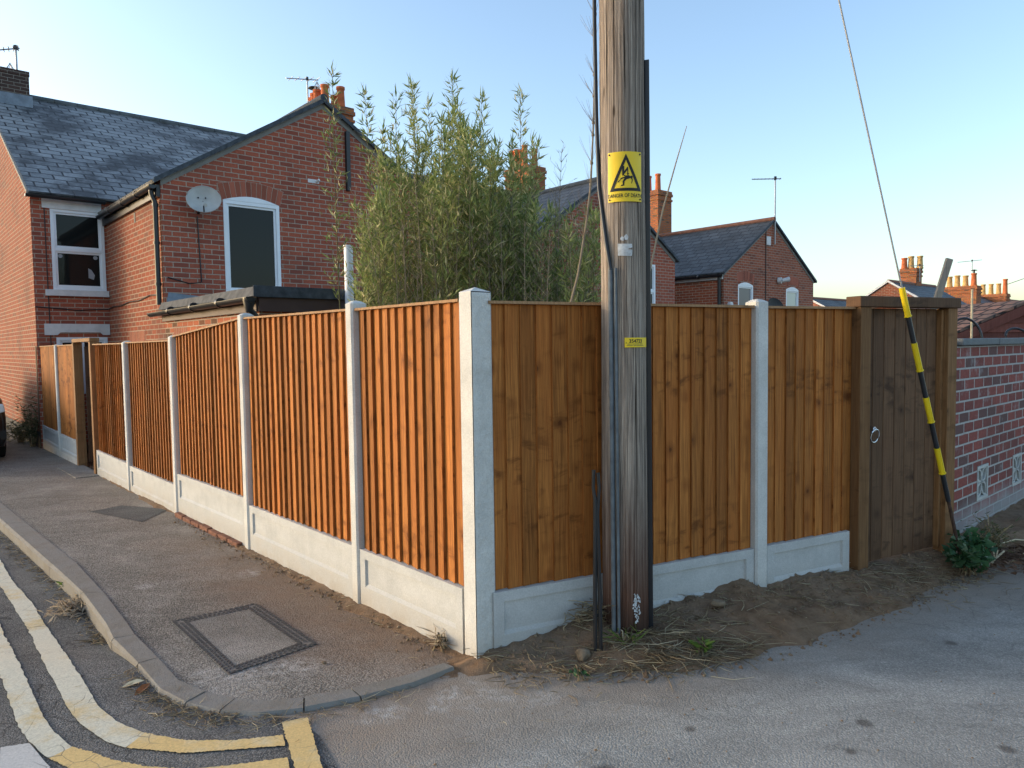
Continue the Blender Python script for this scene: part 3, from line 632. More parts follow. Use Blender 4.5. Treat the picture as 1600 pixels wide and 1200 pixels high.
# ------------------------------------------------------------------ brick wall on the right
W0 = V((3.31, 5.46, 0)); NW = V((D2.y, -D2.x, 0))
def Wl(s, d=0, z=0): return W0 + D2 * s + NW * d + UP * z
bw = thing('brick_wall', Wl(2, -.1, 0), 'old red brick boundary wall with white efflorescence and stone coping beside the gate', 'wall')
holes = [(.69, .985, .31, .605), (1.70, 1.995, .29, .585), (2.75, 3.045, .29, .585), (3.75, 4.045, .29, .585)]
def wall_mesh(m, fr, prof, holes, z0=0, depth=.1, c=(.5, .5, .5)):
    """front sheet with rectangular openings and reveals; prof = [(s,ztop)...]"""
    ss = sorted(set([p[0] for p in prof] + [h[k] for h in holes for k in (0, 1)]))
    zt = lambda s: interp(s, [p[0] for p in prof], [p[1] for p in prof])
    for a, b in zip(ss, ss[1:]):
        hs = sorted([(h[2], h[3]) for h in holes if h[0] <= a + 1e-6 and h[1] >= b - 1e-6]); z = z0
        for lo, hi in hs:
            if lo > z: m.poly([fr(a, 0, z), fr(b, 0, z), fr(b, 0, lo), fr(a, 0, lo)], c)
            z = hi
        m.poly([fr(a, 0, z), fr(b, 0, z), fr(b, 0, zt(b)), fr(a, 0, zt(a))], c)
    for h in holes:
        q = [(h[0], h[2]), (h[1], h[2]), (h[1], h[3]), (h[0], h[3])]
        for k in range(4):
            (a, za), (b, zb) = q[k], q[(k + 1) % 4]
            m.poly([fr(a, 0, za), fr(b, 0, zb), fr(b, -depth, zb), fr(a, -depth, za)], c)
m = MB(); wall_mesh(m, Wl, [(0, 1.60), (9, 1.60)], holes, -.1, .2)
m.poly([Wl(0, 0, -.1), Wl(0, -.22, -.1), Wl(0, -.22, 1.6), Wl(0, 0, 1.6)]); m.poly([Wl(0, -.22, -.1), Wl(9, -.22, -.1), Wl(9, -.22, 1.6), Wl(0, -.22, 1.6)]); m.poly([Wl(0, 0, 1.6), Wl(9, 0, 1.6), Wl(9, -.22, 1.6), Wl(0, -.22, 1.6)])
m.box(Wl(.0, -.2, 1.6), D2 * .13, NW * .18, UP * .05)
m.build('wall_body', BRICKW, bw, recalc=False)
m = MB()
s = .16
while s < 9:
    l = RNG.uniform(.8, .95); m.box(Wl(s, -.26, 1.602 + RNG.uniform(0, .004)), D2 * (l - .012), NW * .30, UP * RNG.uniform(.055, .06)); s += l
m.build('coping', concrete_mat('coping_stone', (.17, .18, .18), 1.0), bw, bevel=.01)
for h in holes[:3]:
    m = MB(); cx, cz, r = (h[0] + h[1]) / 2, (h[2] + h[3]) / 2, (h[1] - h[0]) / 2 - .004; b_ = .025
    P = lambda x, z, d: Wl(cx + x, d, cz + z)
    for (x0, x1, z0, z1) in [(-r, r, -r, -r + b_), (-r, r, r - b_, r), (-r, -r + b_, -r + b_, r - b_), (r - b_, r, -r + b_, r - b_)]:
        m.box(P(x0, z0, -.09), D2 * (x1 - x0), NW * .094, UP * (z1 - z0))
    for sx, sz in ((1, 1), (1, -1), (-1, 1), (-1, -1)):
        for off in (-1, 1):
            pts = []
            for k in range(9):
                t = k / 8; bul = math.sin(math.pi * t) * .045 * off; q = (r - b_) * t
                pts.append((sx * (q - bul * .7), sz * (q + bul * .7)))
            for (xa, za), (xb, zb) in zip(pts, pts[1:]):
                dx, dz = xb - xa, zb - za; l = math.hypot(dx, dz); nx, nz = -dz / l * .009, dx / l * .009
                m.prism([P(xa - nx, za - nz, -.05), P(xb - nx, zb - nz, -.05), P(xb + nx, zb + nz, -.05), P(xa + nx, za + nz, -.05)], NW * .046)
    m.build('screen_block', concrete_mat('screen_block_concrete', (.46, .46, .43), .4), bw)

# ------------------------------------------------------------------ utility pole
PO = V((.622, 3.99, 0)); PR = lambda z: .128 - .0022 * (z - 0)
up = thing('utility_pole', PO, 'weathered grey wooden utility pole standing in the soil in front of the fence', 'pole')
m = MB(); n = 48; zz = [-.2 + 8.9 * i / 90 for i in range(91)]; vs = []
for z in zz:
    for k in range(n):
        a = 2 * math.pi * k / n; r = PR(z) + .0022 * hnoise(a * 3, z * .8, 2, 31) + .0015 * hnoise(a * 8, z * 1.5, 2, 32)
        for cz, ca, dep in ((0, 4.45, .007), (0, 5.05, .005), (0, 4.1, .005), (0, 3.55, .006)):
            dd = abs(a - ca - .05 * hnoise(z, ca, .8, 33)); r -= dep * max(0, 1 - dd / .07) * (.4 + .6 * max(0, hnoise(z, ca * 9, .5, 34) + .4))
        vs.append((PO.x + r * math.cos(a) - .0015 * z, PO.y + r * math.sin(a), z))
m.mesh(vs, [(i * n + k, i * n + (k + 1) % n, (i + 1) * n + (k + 1) % n, (i + 1) * n + k) for i in range(90) for k in range(n)], smooth=True); m.mesh(vs[-n:], [tuple(range(n))])
m.build('pole_shaft', POLEWOOD, up)
A0 = math.atan2(-PO.y, -PO.x)       # bearing of the viewer side of the pole
def cyl(x, z, e=.004):               # wrap sheet coordinates round the pole (x to the viewer's right)
    r = PR(z) + e; a = A0 + x / r
    return V((PO.x - .0015 * z + r * math.cos(a), PO.y + r * math.sin(a), z))
def wrap_poly(m, pts, e, c=(.5, .5, .5), th=0):
    """triangulate a flat polygon into narrow columns and wrap it"""
    bm = bmesh.new(); f = bm.faces.new([bm.verts.new((x, z, 0)) for x, z in pts])
    xs_ = [p[0] for p in pts]; k = math.floor(min(xs_) / .008) * .008
    while k < max(xs_):
        bmesh.ops.bisect_plane(bm, geom=bm.verts[:] + bm.edges[:] + bm.faces[:], plane_co=(k, 0, 0), plane_no=(1, 0, 0)); k += .008
    bmesh.ops.triangulate(bm, faces=bm.faces); bm.verts.index_update()
    m.mesh([cyl(v.co.x, v.co.y, e) for v in bm.verts], [tuple(v.index for v in f.verts) for f in bm.faces], c, True); bm.free()
def text_mesh(m, body, x, z, size, e, sx=1.0, rot=False, bold=.0):
    cu = bpy.data.curves.new('lettering', 'FONT'); cu.body = body; cu.size = size; cu.align_x = 'CENTER'; cu.align_y = 'CENTER'; cu.offset = bold; cu.resolution_u = 3
    o = bpy.data.objects.new('lettering', cu); scn.collection.objects.link(o)
    dg = bpy.context.evaluated_depsgraph_get(); me = bpy.data.meshes.new_from_object(o.evaluated_get(dg))
    bm = bmesh.new(); bm.from_mesh(me)
    xs_ = [v.co.x for v in bm.verts]; k = min(xs_)
    while k < max(xs_):
        bmesh.ops.bisect_plane(bm, geom=bm.verts[:] + bm.edges[:] + bm.faces[:], plane_co=(k, 0, 0), plane_no=(1, 0, 0)); k += .008
    bm.verts.index_update()
    P = (lambda v: (x - v.co.y, z + v.co.x * sx)) if rot else (lambda v: (x + v.co.x * sx, z + v.co.y))
    m.mesh([cyl(*P(v), e) for v in bm.verts], [tuple(v.index for v in f.verts) for f in bm.faces]); bm.free()
    bpy.data.objects.remove(o); bpy.data.meshes.remove(me); bpy.data.curves.remove(cu)
sx0, sx1, sz0, sz1 = -.083, .110, 2.408, 2.668; scx = (sx0 + sx1) / 2
ds = thing('warning_sign', cyl(scx, sz0), 'yellow warning sign with falling figure reading DANGER OF DEATH on the pole', 'sign')
def plate(name, x0, x1, z0, z1, mat, parent, e=.004, rr=.004):
    m = MB(); n = 24
    for ea, in ((e,),):
        vs = [cyl(lerp(x0, x1, i / n), z, d) for z in (z0, z1) for d in (ea - .0035, ea) for i in range(n + 1)]
    N1 = n + 1; fs = []
    for i in range(n): fs += [(N1 + i, N1 + i + 1, 3 * N1 + i + 1, 3 * N1 + i), (i, i + 1, N1 + i + 1, N1 + i), (2 * N1 + i, 2 * N1 + i + 1, 3 * N1 + i + 1, 3 * N1 + i)]
    fs += [(0, N1, 3 * N1, 2 * N1), (n, N1 + n, 3 * N1 + n, 2 * N1 + n)]
    m.mesh(vs, fs, smooth=False); return m.build(name, mat, parent)
plate('sign_plate', sx0, sx1, sz0, sz1, YEL, ds, .006)
m = MB(); e = .0075
tx, tb, tt, hw = scx + .004, 2.463, 2.656, .090
def ringpoly(o, i):
    for k in range(3):
        k2 = (k + 1) % 3; wrap_poly(m, [o[k], o[k2], i[k2], i[k]], e)
ringpoly([(tx - hw, tb), (tx + hw, tb), (tx, tt)], [(tx - hw + .026, tb + .0155), (tx + hw - .026, tb + .0155), (tx, tt - .032)])
S = lambda l: [(tx + x * .001, 2.520 + z * .001) for x, z in l]
wrap_poly(m, S([(-20, 72), (-9, 72), (-9, 46), (8, 68), (12, 66), (12, 33), (17, 35), (10, 22), (3, 34), (7, 33), (7, 50), (-16, 22), (-20, 24)]), e)
wrap_poly(m, S([(28, 22), (34, 21), (37, 15), (34, 9), (28, 8), (24, 13), (24, 18)]), e)          # head
wrap_poly(m, S([(-2, 22), (12, 24), (26, 18), (25, 9), (8, 4), (-10, 4), (-8, 12)]), e)            # body
wrap_poly(m, S([(-6, 12), (-28, 2), (-38, -10), (-45, -13), (-44, -8), (-34, 2), (-24, 12), (-8, 16)]), e)
wrap_poly(m, S([(-10, 6), (-18, -6), (-17, -24), (-28, -28), (-25, -32), (-10, -29), (-8, -8), (4, 4)]), e)
wrap_poly(m, S([(24, 10), (32, 0), (28, -20), (32, -18), (37, 0), (32, 14)]), e)
wrap_poly(m, S([(2, 20), (-12, 27), (-14, 23), (0, 15)]), e)
m.build('pictogram', INK, ds, recalc=False)
m = MB(); text_mesh(m, 'DANGER OF DEATH', scx, 2.4385, .0275, e, .775, bold=.0003); m.build('lettering', INK, ds, recalc=False)
for x in (sx0 + .010, sx1 - .010):
    for z in (sz0 + .012, sz1 - .012):
        m = MB(); m.tube([cyl(x, z, .004), cyl(x, z, .010)], .0045, 8); m.build('nail', BLACKM, ds)
np_ = thing('number_plate', cyl(.06, 1.66), 'small yellow pole plate printed 354723', 'sign')
plate('sign_plate', .004, .150, 1.638, 1.690, YEL, np_, .006)
m = MB(); text_mesh(m, '354723', .068, 1.6705, .027, .0075, 1.0, bold=.0005); m.build('lettering', INK, np_, recalc=False)
m = MB()
for z, l in ((1.654, [(.018, .034), (.036, .042), (.046, .086), (.09, .112)]), (1.6465, [(.016, .05), (.053, .07), (.073, .12)])):
    for a, b in l: wrap_poly(m, [(a, z), (b, z), (b, z + .0032), (a, z + .0032)], .0074)
m.build('small_print', SMALLP, np_, recalc=False)
m = MB(); m.tube([cyl(.012, 1.662, .004), cyl(.012, 1.662, .009)], .003, 8); m.build('nail', BLACKM, np_)
m = MB(); wrap_poly(m, [(-.028, 2.125), (.046, 2.122), (.05, 2.155), (.02, 2.158), (.05, 2.168), (.047, 2.186), (-.03, 2.188)], .004)
tag(m.build('paper_label', PAPER, recalc=False), 'torn white blank label stuck on the pole below the warning sign', 'label')
m = MB()
for q in ([(-.012, 2.205), (.002, 2.202), (.004, 2.222), (-.008, 2.226), (-.016, 2.216)], [(.008, 2.208), (.022, 2.206), (.028, 2.222), (.018, 2.238), (.006, 2.228)]): wrap_poly(m, q, .004)
tag(m.build('paper_scrap', PAPER, recalc=False), 'white paper scraps just above the torn label on the pole', 'label')
m = MB()
for k in range(70):
    x = RNG.gauss(.062, .012); z = RNG.uniform(.135, .30); w = RNG.uniform(.002, .006); h = RNG.uniform(.004, .016)
    if abs(x - .062) < .028 * (1 - abs(z - .22) / .16): wrap_poly(m, [(x - w, z), (x + w, z - h * .3), (x + w * .6, z + h), (x - w * .4, z + h * .8)], .004)
m.build('white_paint_splash', PAPER, up, recalc=False)
# cable guard on the right, cables and conduit on the left
def pcyl(deg, z, e): 
    r = PR(z) + e; a = A0 + math.radians(deg); return V((PO.x - .0015 * z + r * math.cos(a), PO.y + r * math.sin(a), z))
m = MB()
pr0 = [pcyl(78, .04, -.003), pcyl(78, .04, .026), pcyl(102, .04, .026), pcyl(102, .04, -.003)]; pr1 = [pcyl(78, 3.17, -.003), pcyl(78, 3.17, .026), pcyl(102, 3.17, .026), pcyl(102, 3.17, -.003)]
m.mesh(pr0 + pr1, [(0, 1, 5, 4), (1, 2, 6, 5), (2, 3, 7, 6), (3, 0, 4, 7), (0, 1, 2, 3), (4, 5, 6, 7)])
tag(m.build('cable_guard', BLACKP, bevel=.004), 'long black plastic cable guard fixed down the right side of the pole', 'cable guard')
m = MB(); m.tube([pcyl(-98, 8.2, .03), pcyl(-98, 5.0, .028), pcyl(-97, 3.4, .026), pcyl(-92, 2.9, .018), pcyl(-70, 2.5, .013), pcyl(-42, 2.2, .012), pcyl(-30, 2.05, .012)], .011, 8)
tag(m.build('cable', BLACKP), 'black cable hanging down the left edge of the pole into the grey conduit', 'cable')
cd = thing('conduit', pcyl(-45, .1, .01), 'pair of grey plastic conduits running down the front left of the pole', 'conduit')
for dg_, r in ((-31, .0125), (-19, .008)):
    m = MB(); m.tube([pcyl(dg_ + 3 * (1 - z / 2.1), z, r * .8) for z in (.08, .5, 1, 1.5, 2.06)], r, 10); m.build('conduit_tube', GREYP, cd)
for dg_ in (0,):
    m = MB(); m.tube([pcyl(-76, .02, .035), pcyl(-76, .19, .03)], [.035, .028], 10); tag(m.build('pipe_stub', plain('blue_black_plastic', (.02, .028, .045), .4)), 'short dark blue pipe stub in the soil by the pole', 'pipe')
m = MB()
b0 = at(934, 1018, 3.72); 
for dx, top in ((-.012, .955), (.016, .94)):
    m.tube([b0 + V((dx, 0, -.15)), b0 + V((dx * .9, .01, .3)), b0 + V((dx * .4, .03, .72 if dx > 0 else .8)), b0 + V((dx * 1.1, .035, .86)), b0 + V((dx * .8, .04, top))], [.011, .011, .0105, .009, .0105], 8)
tag(m.build('steel_rods', BLACKM), 'two black steel rods standing in the soil left of the pole', 'rods')

# ------------------------------------------------------------------ guy wire
gb = at(1494, 838, 5.02); gtop = V((.60, 3.99, 8.55)); gd_ = (gtop - gb).normalized()
gy = thing('guy_wire', gb, 'steel guy wire with black and yellow striped guard leaning past the gate', 'guy wire')
m = MB(); m.tube([gb + gd_ * .2, gtop], .0055, 6); m.build('wire', METAL, gy)
m = MB(); m.tube([gb - gd_ * .15, gb + gd_ * .36], .012, 8); m.build('anchor_rod', RUST, gy)
def guy_at(py):
    lo, hi = 0, 6
    for _ in range(40):
        mid = (lo + hi) / 2; p = gb + gd_ * mid; d = RM.transposed() @ (p - V((0, 0, CAMH))); y = 600 - F * d.z / d.y
        lo, hi = (mid, hi) if y > py else (lo, mid)
    return gb + gd_ * lo
cuts = [450, 495, 536, 580, 621, 660, 700, 740, 783]
for i in range(8):
    m = MB(); a, b = guy_at(cuts[i]), guy_at(cuts[i + 1]); y = i % 2 == 0
    m.tube([a, b], .0195 if y else .0165, 10)
    if y: m.tube([b - (a - b) * -.0, b + (a - b) * .04], .024, 10); m.tube([a + V((.006, -.018, 0)), b + V((.006, -.018, 0))], .004, 6)
    m.build('guard_sleeve', GYEL if y else BLACKP, gy)['label'] = 'yellow guard sleeve' if y else 'black guard sleeve'

# ------------------------------------------------------------------ houses
def quad_slab(m, a, b, c, d, th=.05, col=(.5, .5, .5)):
    n = (b - a).cross(d - a).normalized()
    if n.z < 0: n = -n
    m.mesh([a, b, c, d] + [p - n * th for p in (a, b, c, d)], [(0, 1, 2, 3), (7, 6, 5, 4), (0, 1, 5, 4), (1, 2, 6, 5), (2, 3, 7, 6), (3, 0, 4, 7)], col)
def window(parent, fr, s0, s1, z0, z1, bars=(), d=-.05, arch=0, glass=GLASS, fw=.055, sash=.035, label=None, mull=()):
    """fr(s,d,z); frame with outer frame, horizontal bars at given heights, pane as child"""
    m = MB(); T = .06
    du = fr(1, 0, 0) - fr(0, 0, 0); dn = fr(0, 1, 0) - fr(0, 0, 0)
    def bar(a, b, za, zb, dd, t): m.box(fr(a, dd, za), du * (b - a), dn * t, UP * (zb - za))
    bar(s0, s1, z0, z0 + fw, d, T); bar(s0, s1, z1 - fw, z1, d, T); bar(s0, s0 + fw, z0 + fw, z1 - fw, d, T); bar(s1 - fw, s1, z0 + fw, z1 - fw, d, T)
    zs = [z0 + fw] + [b for b in bars] + [z1 - fw]
    for b in bars: bar(s0 + fw, s1 - fw, b - .03, b + .03, d, T)
    for b in mull: bar(b - .03, b + .03, z0 + fw, z1 - fw, d, T - .003)
    for a, b in zip(zs, zs[1:]):
        lo = a + (.03 if a in bars else 0); hi = b - (.03 if b in bars else 0)
        if sash:
            x0, x1 = s0 + fw, s1 - fw
            for (p, q, r, t) in [(x0, x1, lo, lo + sash), (x0, x1, hi - sash, hi), (x0, x0 + sash, lo + sash, hi - sash), (x1 - sash, x1, lo + sash, hi - sash)]: bar(p, q, r, t, d, T - .022)
    if arch:
        n = 10; pts = [fr(lerp(s0, s1, k / n), d, z1 + arch * math.sin(math.pi * k / n)) for k in range(n + 1)]
        m.prism(pts, dn * (T + .004))
    o = m.build('window', WHITE, parent, bevel=.003)
    if label: o['label'] = label
    g = MB(); g.poly([fr(s0 + .02, d + .02, z0 + .02), fr(s1 - .02, d + .02, z0 + .02), fr(s1 - .02, d + .02, z1 - .02), fr(s0 + .02, d + .02, z1 - .02)]); g.build('pane', glass, o)
    return o
def brick_arch(parent, fr, s0, s1, z, rise, h=.215, mat=SOLDIER, over=.06, d=.004):
    m = MB(); n = max(8, round((s1 - s0) / .075)); dn = fr(0, 1, 0) - fr(0, 0, 0)
    for k in range(n):
        t0, t1 = k / n + .004, (k + 1) / n - .004
        f = lambda t, o: fr(lerp(s0 - over * o, s1 + over * o, t), d - .03, z + rise * math.sin(math.pi * t) + h * o)
        m.prism([f(t0, 0), f(t1, 0), f(t1, 1), f(t0, 1)], dn * .03, RC())
    o = m.build('brick_arch', mat, parent)
    m = MB(); P_ = lambda t, o_: fr(lerp(s0 - over * o_ * 1.05, s1 + over * o_ * 1.05, t), 0, z + rise * math.sin(math.pi * t) + h * o_)
    for k in range(12): m.prism([P_(k / 12, 0), P_((k + 1) / 12, 0), P_((k + 1) / 12, 1.02), P_(k / 12, 1.02)], dn * (d - .003))
    m.build('arch_mortar', concrete_mat('arch_mortar', (.44, .37, .29), .3), o)
    return o
ARCHB = wood_mat('arch_brick', (.27, .08, .05), (.38, .115, .066), (.31, .09, .055), knot=0)
def gutter(m, a, b, r=.055):
    a, b = V(a), V(b); d = (b - a).normalized(); u = d.cross(UP).normalized(); vs = []
    for p in (a, b):
        for k in range(9):
            t = math.pi * k / 8; vs.append(p + u * math.cos(t) * r - UP * math.sin(t) * r)
    m.mesh(vs, [(k, k + 1, 10 + k, 9 + k) for k in range(8)], smooth=True); m.mesh(vs[:9], [tuple(range(9))]); m.mesh(vs[9:], [tuple(range(9))])
    m.box(a - u * r - UP * .004, u * 2 * r, b - a, UP * .003)
    n = max(1, int((b - a).length / .8))
    for i in range(1, n):
        p = lerp(a, b, i / n); m.tube([p - d * .03 - UP * .012, p + d * .03 - UP * .012], r * 1.06, 10)
def chimney(parent, c, lx, ly, z0, z1, mat, pots, bands=2, potmat=POT, pr=.11):
    """c: centre xy; lx along D1, ly along D2; pots: list of (u along D1, v along D2, height, cowl)"""
    m = MB(); c = V((c.x, c.y, 0))
    bx = lambda gx, za, zb: m.box(c - D1 * (lx / 2 + gx) - D2 * (ly / 2 + gx) + UP * za, D1 * (lx + 2 * gx), D2 * (ly + 2 * gx), UP * (zb - za))
    if bands: bx(0, z0, z1 - .42); bx(.035, z1 - .42, z1 - .34); bx(.0, z1 - .34, z1 - .22); bx(.045, z1 - .22, z1 - .11); bx(.02, z1 - .11, z1)
    else: bx(0, z0, z1 - .1); bx(.012, z1 - .1, z1)
    st = m.build('chimney', mat, parent)
    for u, v, h, k in pots:
        q = MB(); o = c + D1 * u + D2 * v + UP * z1
        q.lathe(o, [(pr * 1.1, -.02), (pr * 1.12, .05), (pr, .09), (pr * .86, h * .8), (pr * .86, h - .09), (pr * 1.02, h - .07), (pr * 1.02, h), (pr * .75, h), (pr * .75, h - .3)], 16)
        p = q.build('chimney_pot', POTY if k == 'y' else potmat, st)
        if k == 'cowl':
            q = MB(); q.lathe(o + UP * (h + .12), [(.0, .10), (.16, .06), (.17, .03), (.02, .02)], 14); q.tube([o + UP * (h - .02), o + UP * (h + .14)], .05, 8); q.build('cowl', BLACKM, st)
        if k == 'cage':
            q = MB()
            for a in range(10):
                an = a * math.pi / 5; q.tube([o + V((.09 * math.cos(an), .09 * math.sin(an), h)), o + V((.075 * math.cos(an), .075 * math.sin(an), h + .12)), o + UP * (h + .26)], .006, 4)
            q.build('bird_guard', METAL, st)
    return st
def outrigger(parent, s0, s1, ze, za, t1=3.29, wmat=BRICK, smat=BRICKO, rmat=SLATE2, holes=(), sholes=(), depth=.09, tr=5.6, zbase=0):
    """paired rear wing: gable wall at t=0, side walls to t1, slate roof with verge trim"""
    sm = (s0 + s1) / 2
    fg = lambda s, d, z: H(s, -d, z)
    m = MB(); wall_mesh(m, fg, [(s0, ze), (sm, za), (s1, ze)], holes, zbase, depth); w = m.build('gable_wall', wmat, parent, recalc=False)
    fs = lambda t, d, z: H(s0 - d, t, z)
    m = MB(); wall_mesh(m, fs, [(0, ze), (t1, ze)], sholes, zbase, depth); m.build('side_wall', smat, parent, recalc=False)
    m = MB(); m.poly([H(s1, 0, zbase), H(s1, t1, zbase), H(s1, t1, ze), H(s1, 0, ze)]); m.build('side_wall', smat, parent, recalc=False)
    sl = (za - ze) / (sm - s0); o = .13
    m = MB()
    quad_slab(m, H(s0 - o, -.07, ze - sl * o + .06), H(sm, -.07, za + .06), H(sm, tr, za + .06), H(s0 - o, tr, ze - sl * o + .07))
    quad_slab(m, H(s1 + o, -.07, ze - sl * o + .06), H(sm, -.07, za + .06), H(sm, tr, za + .06), H(s1 + o, tr, ze - sl * o + .07))
    r = m.build('roof', rmat, parent)
    m = MB(); m.tube([H(sm, -.08, za + .075), H(sm, tr, za + .075)], .07, 8); m.build('ridge_tiles', plain('ridge_clay', (.20, .09, .06), .85, var=.3) if rmat is SLATE2 else FELTD, r)
    m = MB()
    for a, b in ((H(s0 - .1, 0, ze - sl * .1), H(sm, 0, za)), (H(s1 + .1, 0, ze - sl * .1), H(sm, 0, za))):
        m.prism([a - D1 * .075 + UP * .005, a - D1 * .075 + UP * .075, a - D1 * .045 + UP * .075, a - D1 * .045 + UP * .005], b - a)
    m.build('verge_trim', FELTD, r)
    m = MB()
    for a, b in ((H(s0, 0, ze), H(sm, 0, za)), (H(s1, 0, ze), H(sm, 0, za))):
        m.prism([a - D1 * .012 - UP * .085, a - D1 * .012 + UP * .02, a + UP * .02, a - UP * .085], b - a)
    m.build('mortar_verge', concrete_mat('verge_mortar', (.22, .21, .19), .4), r)
    return w
def main_range(parent, s0, s1, ze, zr, holes=(), left_gable=False, rmat=SLATE, zbase=0):
    T0, TR, TF = 3.29, 8.49, 13.69; fr = lambda s, d, z: H(s, T0 - d, z)
    m = MB(); wall_mesh(m, fr, [(s0, ze), (s1, ze)], holes, zbase, .1); m.build('rear_wall', BRICK, parent, recalc=False)
    if left_gable:
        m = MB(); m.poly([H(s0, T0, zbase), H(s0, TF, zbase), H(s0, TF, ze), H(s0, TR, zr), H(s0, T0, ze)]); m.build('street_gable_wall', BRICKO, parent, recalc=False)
        m = MB(); m.box(H(s0 - .012, T0, zbase), D1 * 10.4, -D2 * .004, UP * .28); m.build('plinth', plain('plinth_black', (.03, .03, .033), .8), parent)
    m = MB(); m.poly([H(s1, T0, zbase), H(s1, TF, zbase), H(s1, TF, ze), H(s1, TR, zr), H(s1, T0, ze)]); m.poly([H(s0, TF, zbase), H(s1, TF, zbase), H(s1, TF, ze), H(s0, TF, ze)]); m.build('party_wall', BRICK, parent, recalc=False)
    sl = (zr - ze) / (TR - T0); o = .14; e = .03 if left_gable else 0
    m = MB()
    quad_slab(m, H(s0 - e, T0 - o, ze - sl * o + .06), H(s1, T0 - o, ze - sl * o + .06), H(s1, TR, zr + .06), H(s0 - e, TR, zr + .06))
    quad_slab(m, H(s0 - e, TF + o, ze - sl * o + .06), H(s1, TF + o, ze - sl * o + .06), H(s1, TR, zr + .06), H(s0 - e, TR, zr + .06))
    r = m.build('roof', rmat, parent)
    m = MB(); n = int((s1 - s0) / .45)
    for i in range(n): m.tube([H(lerp(s0 - e, s1, i / n) + .005, TR, zr + .05), H(lerp(s0 - e, s1, (i + 1) / n) - .005, TR, zr + .05)], .085 + .004 * RNG.random(), 8)
    m.build('ridge_tiles', plain('ridge_grey', (.10, .11, .115), .8, var=.3), r)
    if left_gable:
        m = MB(); a, b = H(s0 - .03, T0 - .1, ze - sl * .1), H(s0 - .03, TR, zr); m.prism([a, a - D2 * .03, a - D2 * .03 + UP * .05, a + UP * .05], b - a); m.build('mortar_verge', concrete_mat('gable_verge_mortar', (.34, .30, .25), .4), r)
    return r
S0 = -1.13
h1 = thing('house', H(2, 3.3, 0), 'red brick end of terrace house with slate roof and gabled rear wing at left', 'house')
rw = lambda s, d, z: H(s, 3.29 - d, z)
main_range(h1, S0, 7.9, 4.36, 7.37, [(-.85, -.03, 2.72, 4.11), (-.84, -.05, .9, 1.90)], True)
gw_ = lambda s, d, z: H(s, -d, z)
sw = lambda t, d, z: H(-d, t, z)
outrigger(h1, 0, 5.2, 4.12, 5.74, holes=[(.89, 1.785, 2.52, 3.95)], sholes=[(1.15, 1.95, .8, 1.765)], rmat=SLATE)
w = window(h1, gw_, .89, 1.785, 2.52, 3.95, arch=.085, d=-.05, label='tall white arched window in the gable')
brick_arch(h1, gw_, .87, 1.805, 3.955, .085, .225, ARCHB)
w = window(h1, rw, -.85, -.03, 2.72, 4.11, bars=(3.42,), label='white two light upper window'); 
m = MB(); m.box(rw(-.97, -.05, 2.615), D2 * .965, -D1 * .13, UP * .105); m.build('sill', WPAINT, w, bevel=.004)
STK = plain('sticker', (.3, .31, .33), .5)
for x in (-.72, -.18): g = MB(); g.tube([rw(x, -.028, 3.31), rw(x, -.022, 3.31)], .035, 12); g.build('window_sticker', STK, w)
g = MB(); g.prism([rw(-.30, -.028, 2.95), rw(-.22, -.028, 2.92), rw(-.20, -.028, 3.0), rw(-.25, -.028, 3.09), rw(-.30, -.028, 3.12)], -D1 * .003); g.build('window_sticker', STK, w)
m = MB(); m.box(rw(-.965, -.0, 4.105), D2 * .90, -D1 * .03, UP * .165); m.build('lintel', WPAINT, h1)
m = MB(); m.prism([rw(-1.01, 0, 2.135), rw(-.01, 0, 2.135), rw(-.01, 0, 1.94), rw(-.12, 0, 1.94), rw(-.16, 0, 1.985), rw(-.78, 0, 1.985), rw(-.82, 0, 1.94), rw(-1.01, 0, 1.94)], -D1 * .03); m.build('lintel', WPAINT, h1)
window(h1, rw, -.84, -.05, .9, 1.90, mull=(-.45,), label='white lower window mostly hidden by the fence')
window(h1, sw, 1.15, 1.95, .8, 1.765, sash=0, label='white side window showing only its top')
for t0, t1, z0, z1, fr in ((1.05, 2.0, 1.775, 1.985, sw), (-.95, -.38, 1.76, 1.99, sw)):
    m = MB(); m.box(fr(t0, 0, z0), D1 * (t1 - t0), -D2 * .004, UP * (z1 - z0)); m.build('soldier_course', SOLDIER, h1)
m = MB(); gutter(m, H(-.12, 3.2, 4.03), H(-.12, -.05, 4.03)); m.build('gutter', BLACKP, h1)
m = MB(); m.box(H(-.055, 3.28, 3.88), -D1 * 3.27, D2 * .05, UP * .17); m.build('fascia', BLACKM, h1)
m = MB(); gutter(m, H(-1.22, 3.12, 4.285), H(-.03, 3.12, 4.285), .05); m.build('gutter', BLACKP, h1)
m = MB(); m.tube([H(-.10, .10, 4.0), H(-.10, .10, 3.93), H(-.055, .09, 3.8), H(-.055, .09, 2.32)], .036, 10)
for z in (3.75, 3.2, 2.6): m.tube([H(-.055, .09, z), H(-.055, .09, z + .04)], .045, 10)
m.build('downpipe', BLACKP, h1)
m = MB(); m.box(H(-.001, 1.35, 3.86 - .17), D1 * .08, -D2 * .006, UP * .16); m.build('air_brick', BLACKM, h1)
m = MB(); m.box(gw_(3.0, -.001, 4.35), D2 * .07, -D1 * .06, UP * 1.0); m.build('vent_pipe', BLACKM, h1)
